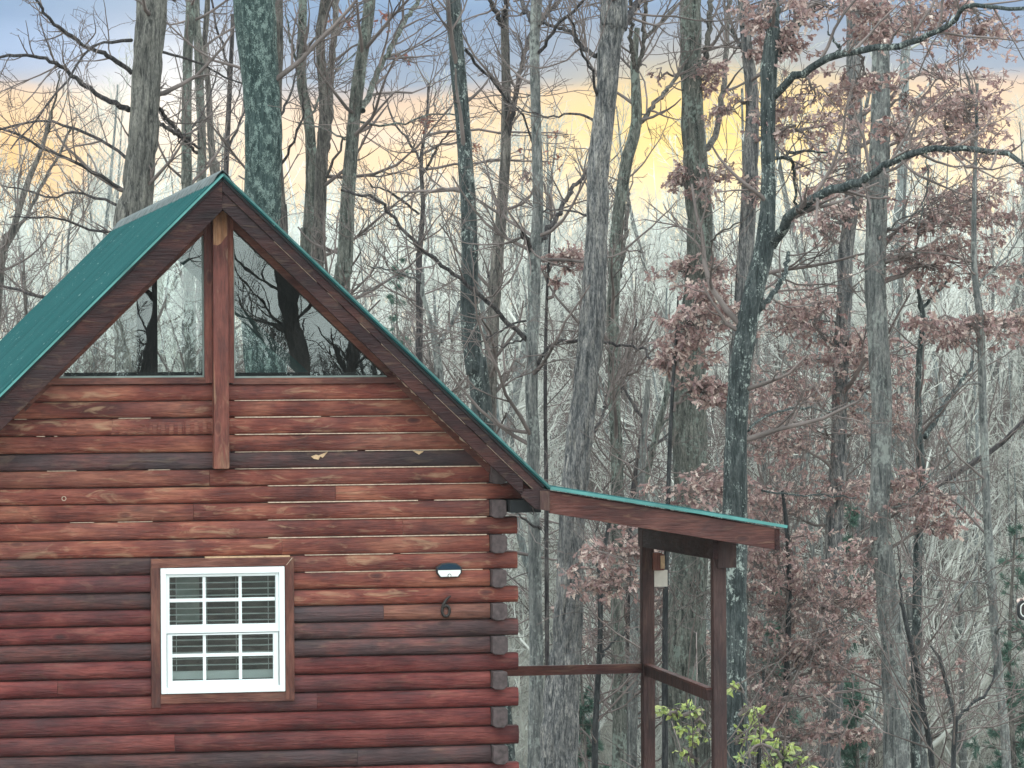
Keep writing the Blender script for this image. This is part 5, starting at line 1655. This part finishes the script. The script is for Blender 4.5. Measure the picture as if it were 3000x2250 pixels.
tag(mesh_np('brush', np.concatenate(bv), np.concatenate(bq), M['twig_brush']), kind='stuff')

# fallen leaves on the slope
nl = 60000
Yl = rs.uniform(40, 100, nl)
pl = np.array([[view_x(y, u), y, 0] for y, u in zip(Yl, rs.uniform(0.25, 1.15, nl))])
pl[:, 2] = ground_z(pl[:, 0], pl[:, 1]) + 0.03
V, Q = leaves(pl, rng.normal(size=(nl, 3)) * np.array([1, 1, 0.2]), np.full(nl, 0.16), OVAL, 0.0, 0.3)
tag(mesh_np('leaf_litter', V, Q, M['oakleaf'], smooth=False), kind='stuff')

# ------------------------------------------------------------------ trees on the near side, seen only mirrored in the gable panes
def mirror_tree(label, Yr, trunk, limbs, seed, n1=10):
    """trunk pixels give where the mirror image shows in the glass"""
    m = px_m(Yr)
    def mp(x, y, yy=None):
        p = at(x, y, yy or Yr)
        return np.array([p[0], -p[1] + 0.03, p[2]])
    tp = np.array([list(mp(x, y)) + [w * m * 0.5] for x, y, w in trunk])[::-1]
    base = np.array([tp[0, 0], tp[0, 1], gz(tp[0, 0], tp[0, 1])])
    if tp[0, 2] > base[2]:
        nb = tp[0].copy(); nb[2] = base[2] - 0.2; nb[3] *= 1.1
        tp = np.vstack([nb, tp])
    root = tag(empty('bare_tree', tuple(base)), label, 'tree', 'bare trees on the camera side of the cabin')
    sp = spline(tp, 60)
    P, Rr = sp[:, :3] - base, sp[:, 3]
    V, Q = barked_tube(P, Rr, 14, 0.08, seed, 8)
    mesh_np('trunk', V, Q, M['limb'], root)
    ls_ = []
    for pts, w0, w1 in limbs:
        q = np.array([list(mp(x, y)) + [m * 0.5 * (w0 + (w1 - w0) * i / (len(pts) - 1))] for i, (x, y) in enumerate(pts)])
        s = spline(q, 14); s[:, 3] *= 0.6
        ls_.append((s[:, :3] - base, s[:, 3]))
        V, Q = barked_tube(s[:, :3] - base, s[:, 3], 8, 0.05, seed, 5)
        mesh_np('limb', V, Q, M['limb'], root)
    ii = np.linspace(20, 59, 14).astype(int)
    ls_.append((P[ii], Rr[ii]))
    lP, lR = np.array([l[0] for l in ls_]), np.array([l[1] for l in ls_])
    a, ar = spawn(lP, lR, n1 * 3, 0.1, 1.0, 50, (0.7, 2.2), 7, 0.1, 0.15, 0.4, 0.005, 0.3)
    b, br = spawn(a, ar, n1 * 9, 0.2, 1.0, 40, 0.6, 5, 0.05, 0.2, 0.6, 0.0035, 0.4)
    V, Q = join([tubes(a, ar, 4), tubes(b, br, 3)])
    mesh_np('twigs', V, Q, M['limb'], root)


mirror_tree('dark bare tree opposite the cabin mirrored in the left gable pane', 44,
            [(345, 400, 12), (342, 520, 15), (338, 600, 18), (336, 680, 24), (328, 760, 40), (322, 860, 60)],
            [([(338, 650), (318, 630), (298, 610)], 8, 4), ([(336, 610), (320, 590), (305, 600)], 6, 3), ([(330, 720), (300, 715), (280, 720)], 6, 3), ([(334, 742), (310, 742), (290, 752)], 5, 3)], 71, 14)
mirror_tree('tallest dark leaning trunk opposite the cabin mirrored in the right gable pane', 43,
            [(590, 470, 22), (603, 560, 26), (615, 620, 34), (628, 690, 40), (645, 760, 38), (655, 830, 36), (660, 900, 40)],
            [([(632, 840), (590, 775), (555, 720), (530, 670), (508, 630)], 16, 5), ([(560, 730), (530, 700), (505, 690)], 6, 3), ([(545, 705), (540, 650), (520, 600)], 5, 3),
             ([(600, 790), (580, 740), (575, 700), (555, 660)], 6, 3), ([(650, 730), (680, 735), (700, 750)], 5, 3), ([(640, 700), (670, 660), (680, 620)], 5, 3)], 73, 20)
mirror_tree('second dark trunk opposite the cabin mirrored low in the right gable pane', 41,
            [(770, 660, 22), (765, 740, 26), (758, 800, 30), (752, 880, 32)], [([(765, 760), (790, 740), (815, 735)], 5, 3)], 74, 6)
# wooded slope on the camera side (mirrored in the lower window)
FV, FQ, off = [], [], 0
for i in range(130):
    Y = rs.uniform(125, 175)
    x = view_x(Y, rs.uniform(-0.1, 0.6))
    V, Q = vs_[rs.integers(0, 5)]
    a = rs.uniform(0, 6.28); s = rs.uniform(0.5, 0.7)
    ca, sa = math.cos(a), math.sin(a)
    W = V @ np.array([[ca, sa, 0], [-sa, ca, 0], [0, 0, 1]]) * np.array([1, 1, s]) + np.array([x, -Y, gz(x, -Y)])
    FV.append(W); FQ.append(Q + off); off += len(W)
tag(mesh_np('far_wood', np.concatenate(FV), np.concatenate(FQ), M['limb']), kind='stuff')
# wooded slope on the camera side (mirrored in the lower window)
FV, FQ, off = [], [], 0
for i in range(130):
    Y = rs.uniform(125, 175)
    x = view_x(Y, rs.uniform(-0.1, 0.6))
    V, Q = vs_[rs.integers(0, 5)]
    a = rs.uniform(0, 6.28); s = rs.uniform(0.5, 0.7)
    ca, sa = math.cos(a), math.sin(a)
    W = V @ np.array([[ca, sa, 0], [-sa, ca, 0], [0, 0, 1]]) * np.array([1, 1, s]) + np.array([x, -Y, gz(x, -Y)])
    FV.append(W); FQ.append(Q + off); off += len(W)
tag(mesh_np('far_wood', np.concatenate(FV), np.concatenate(FQ), M['limb']), kind='stuff')
edge_housing()

# ------------------------------------------------------------------ damp winter air
def haze():
    o = MB().box(-90, 190, -70, 290, -9, 34).build('haze', M['black'], None)
    o.data.materials.clear()
    m = bpy.data.materials.new('haze')
    m.use_nodes = True
    t = m.node_tree
    t.nodes.clear()
    v = N(t, 'ShaderNodeVolumePrincipled')
    v.inputs['Color'].default_value = (0.86, 0.95, 0.95, 1)
    v.inputs['Density'].default_value = 0.0003
    out = N(t, 'ShaderNodeOutputMaterial')
    t.links.new(v.outputs[0], out.inputs['Volume'])
    o.data.materials.append(m)
    tag(o, kind='stuff')


haze()
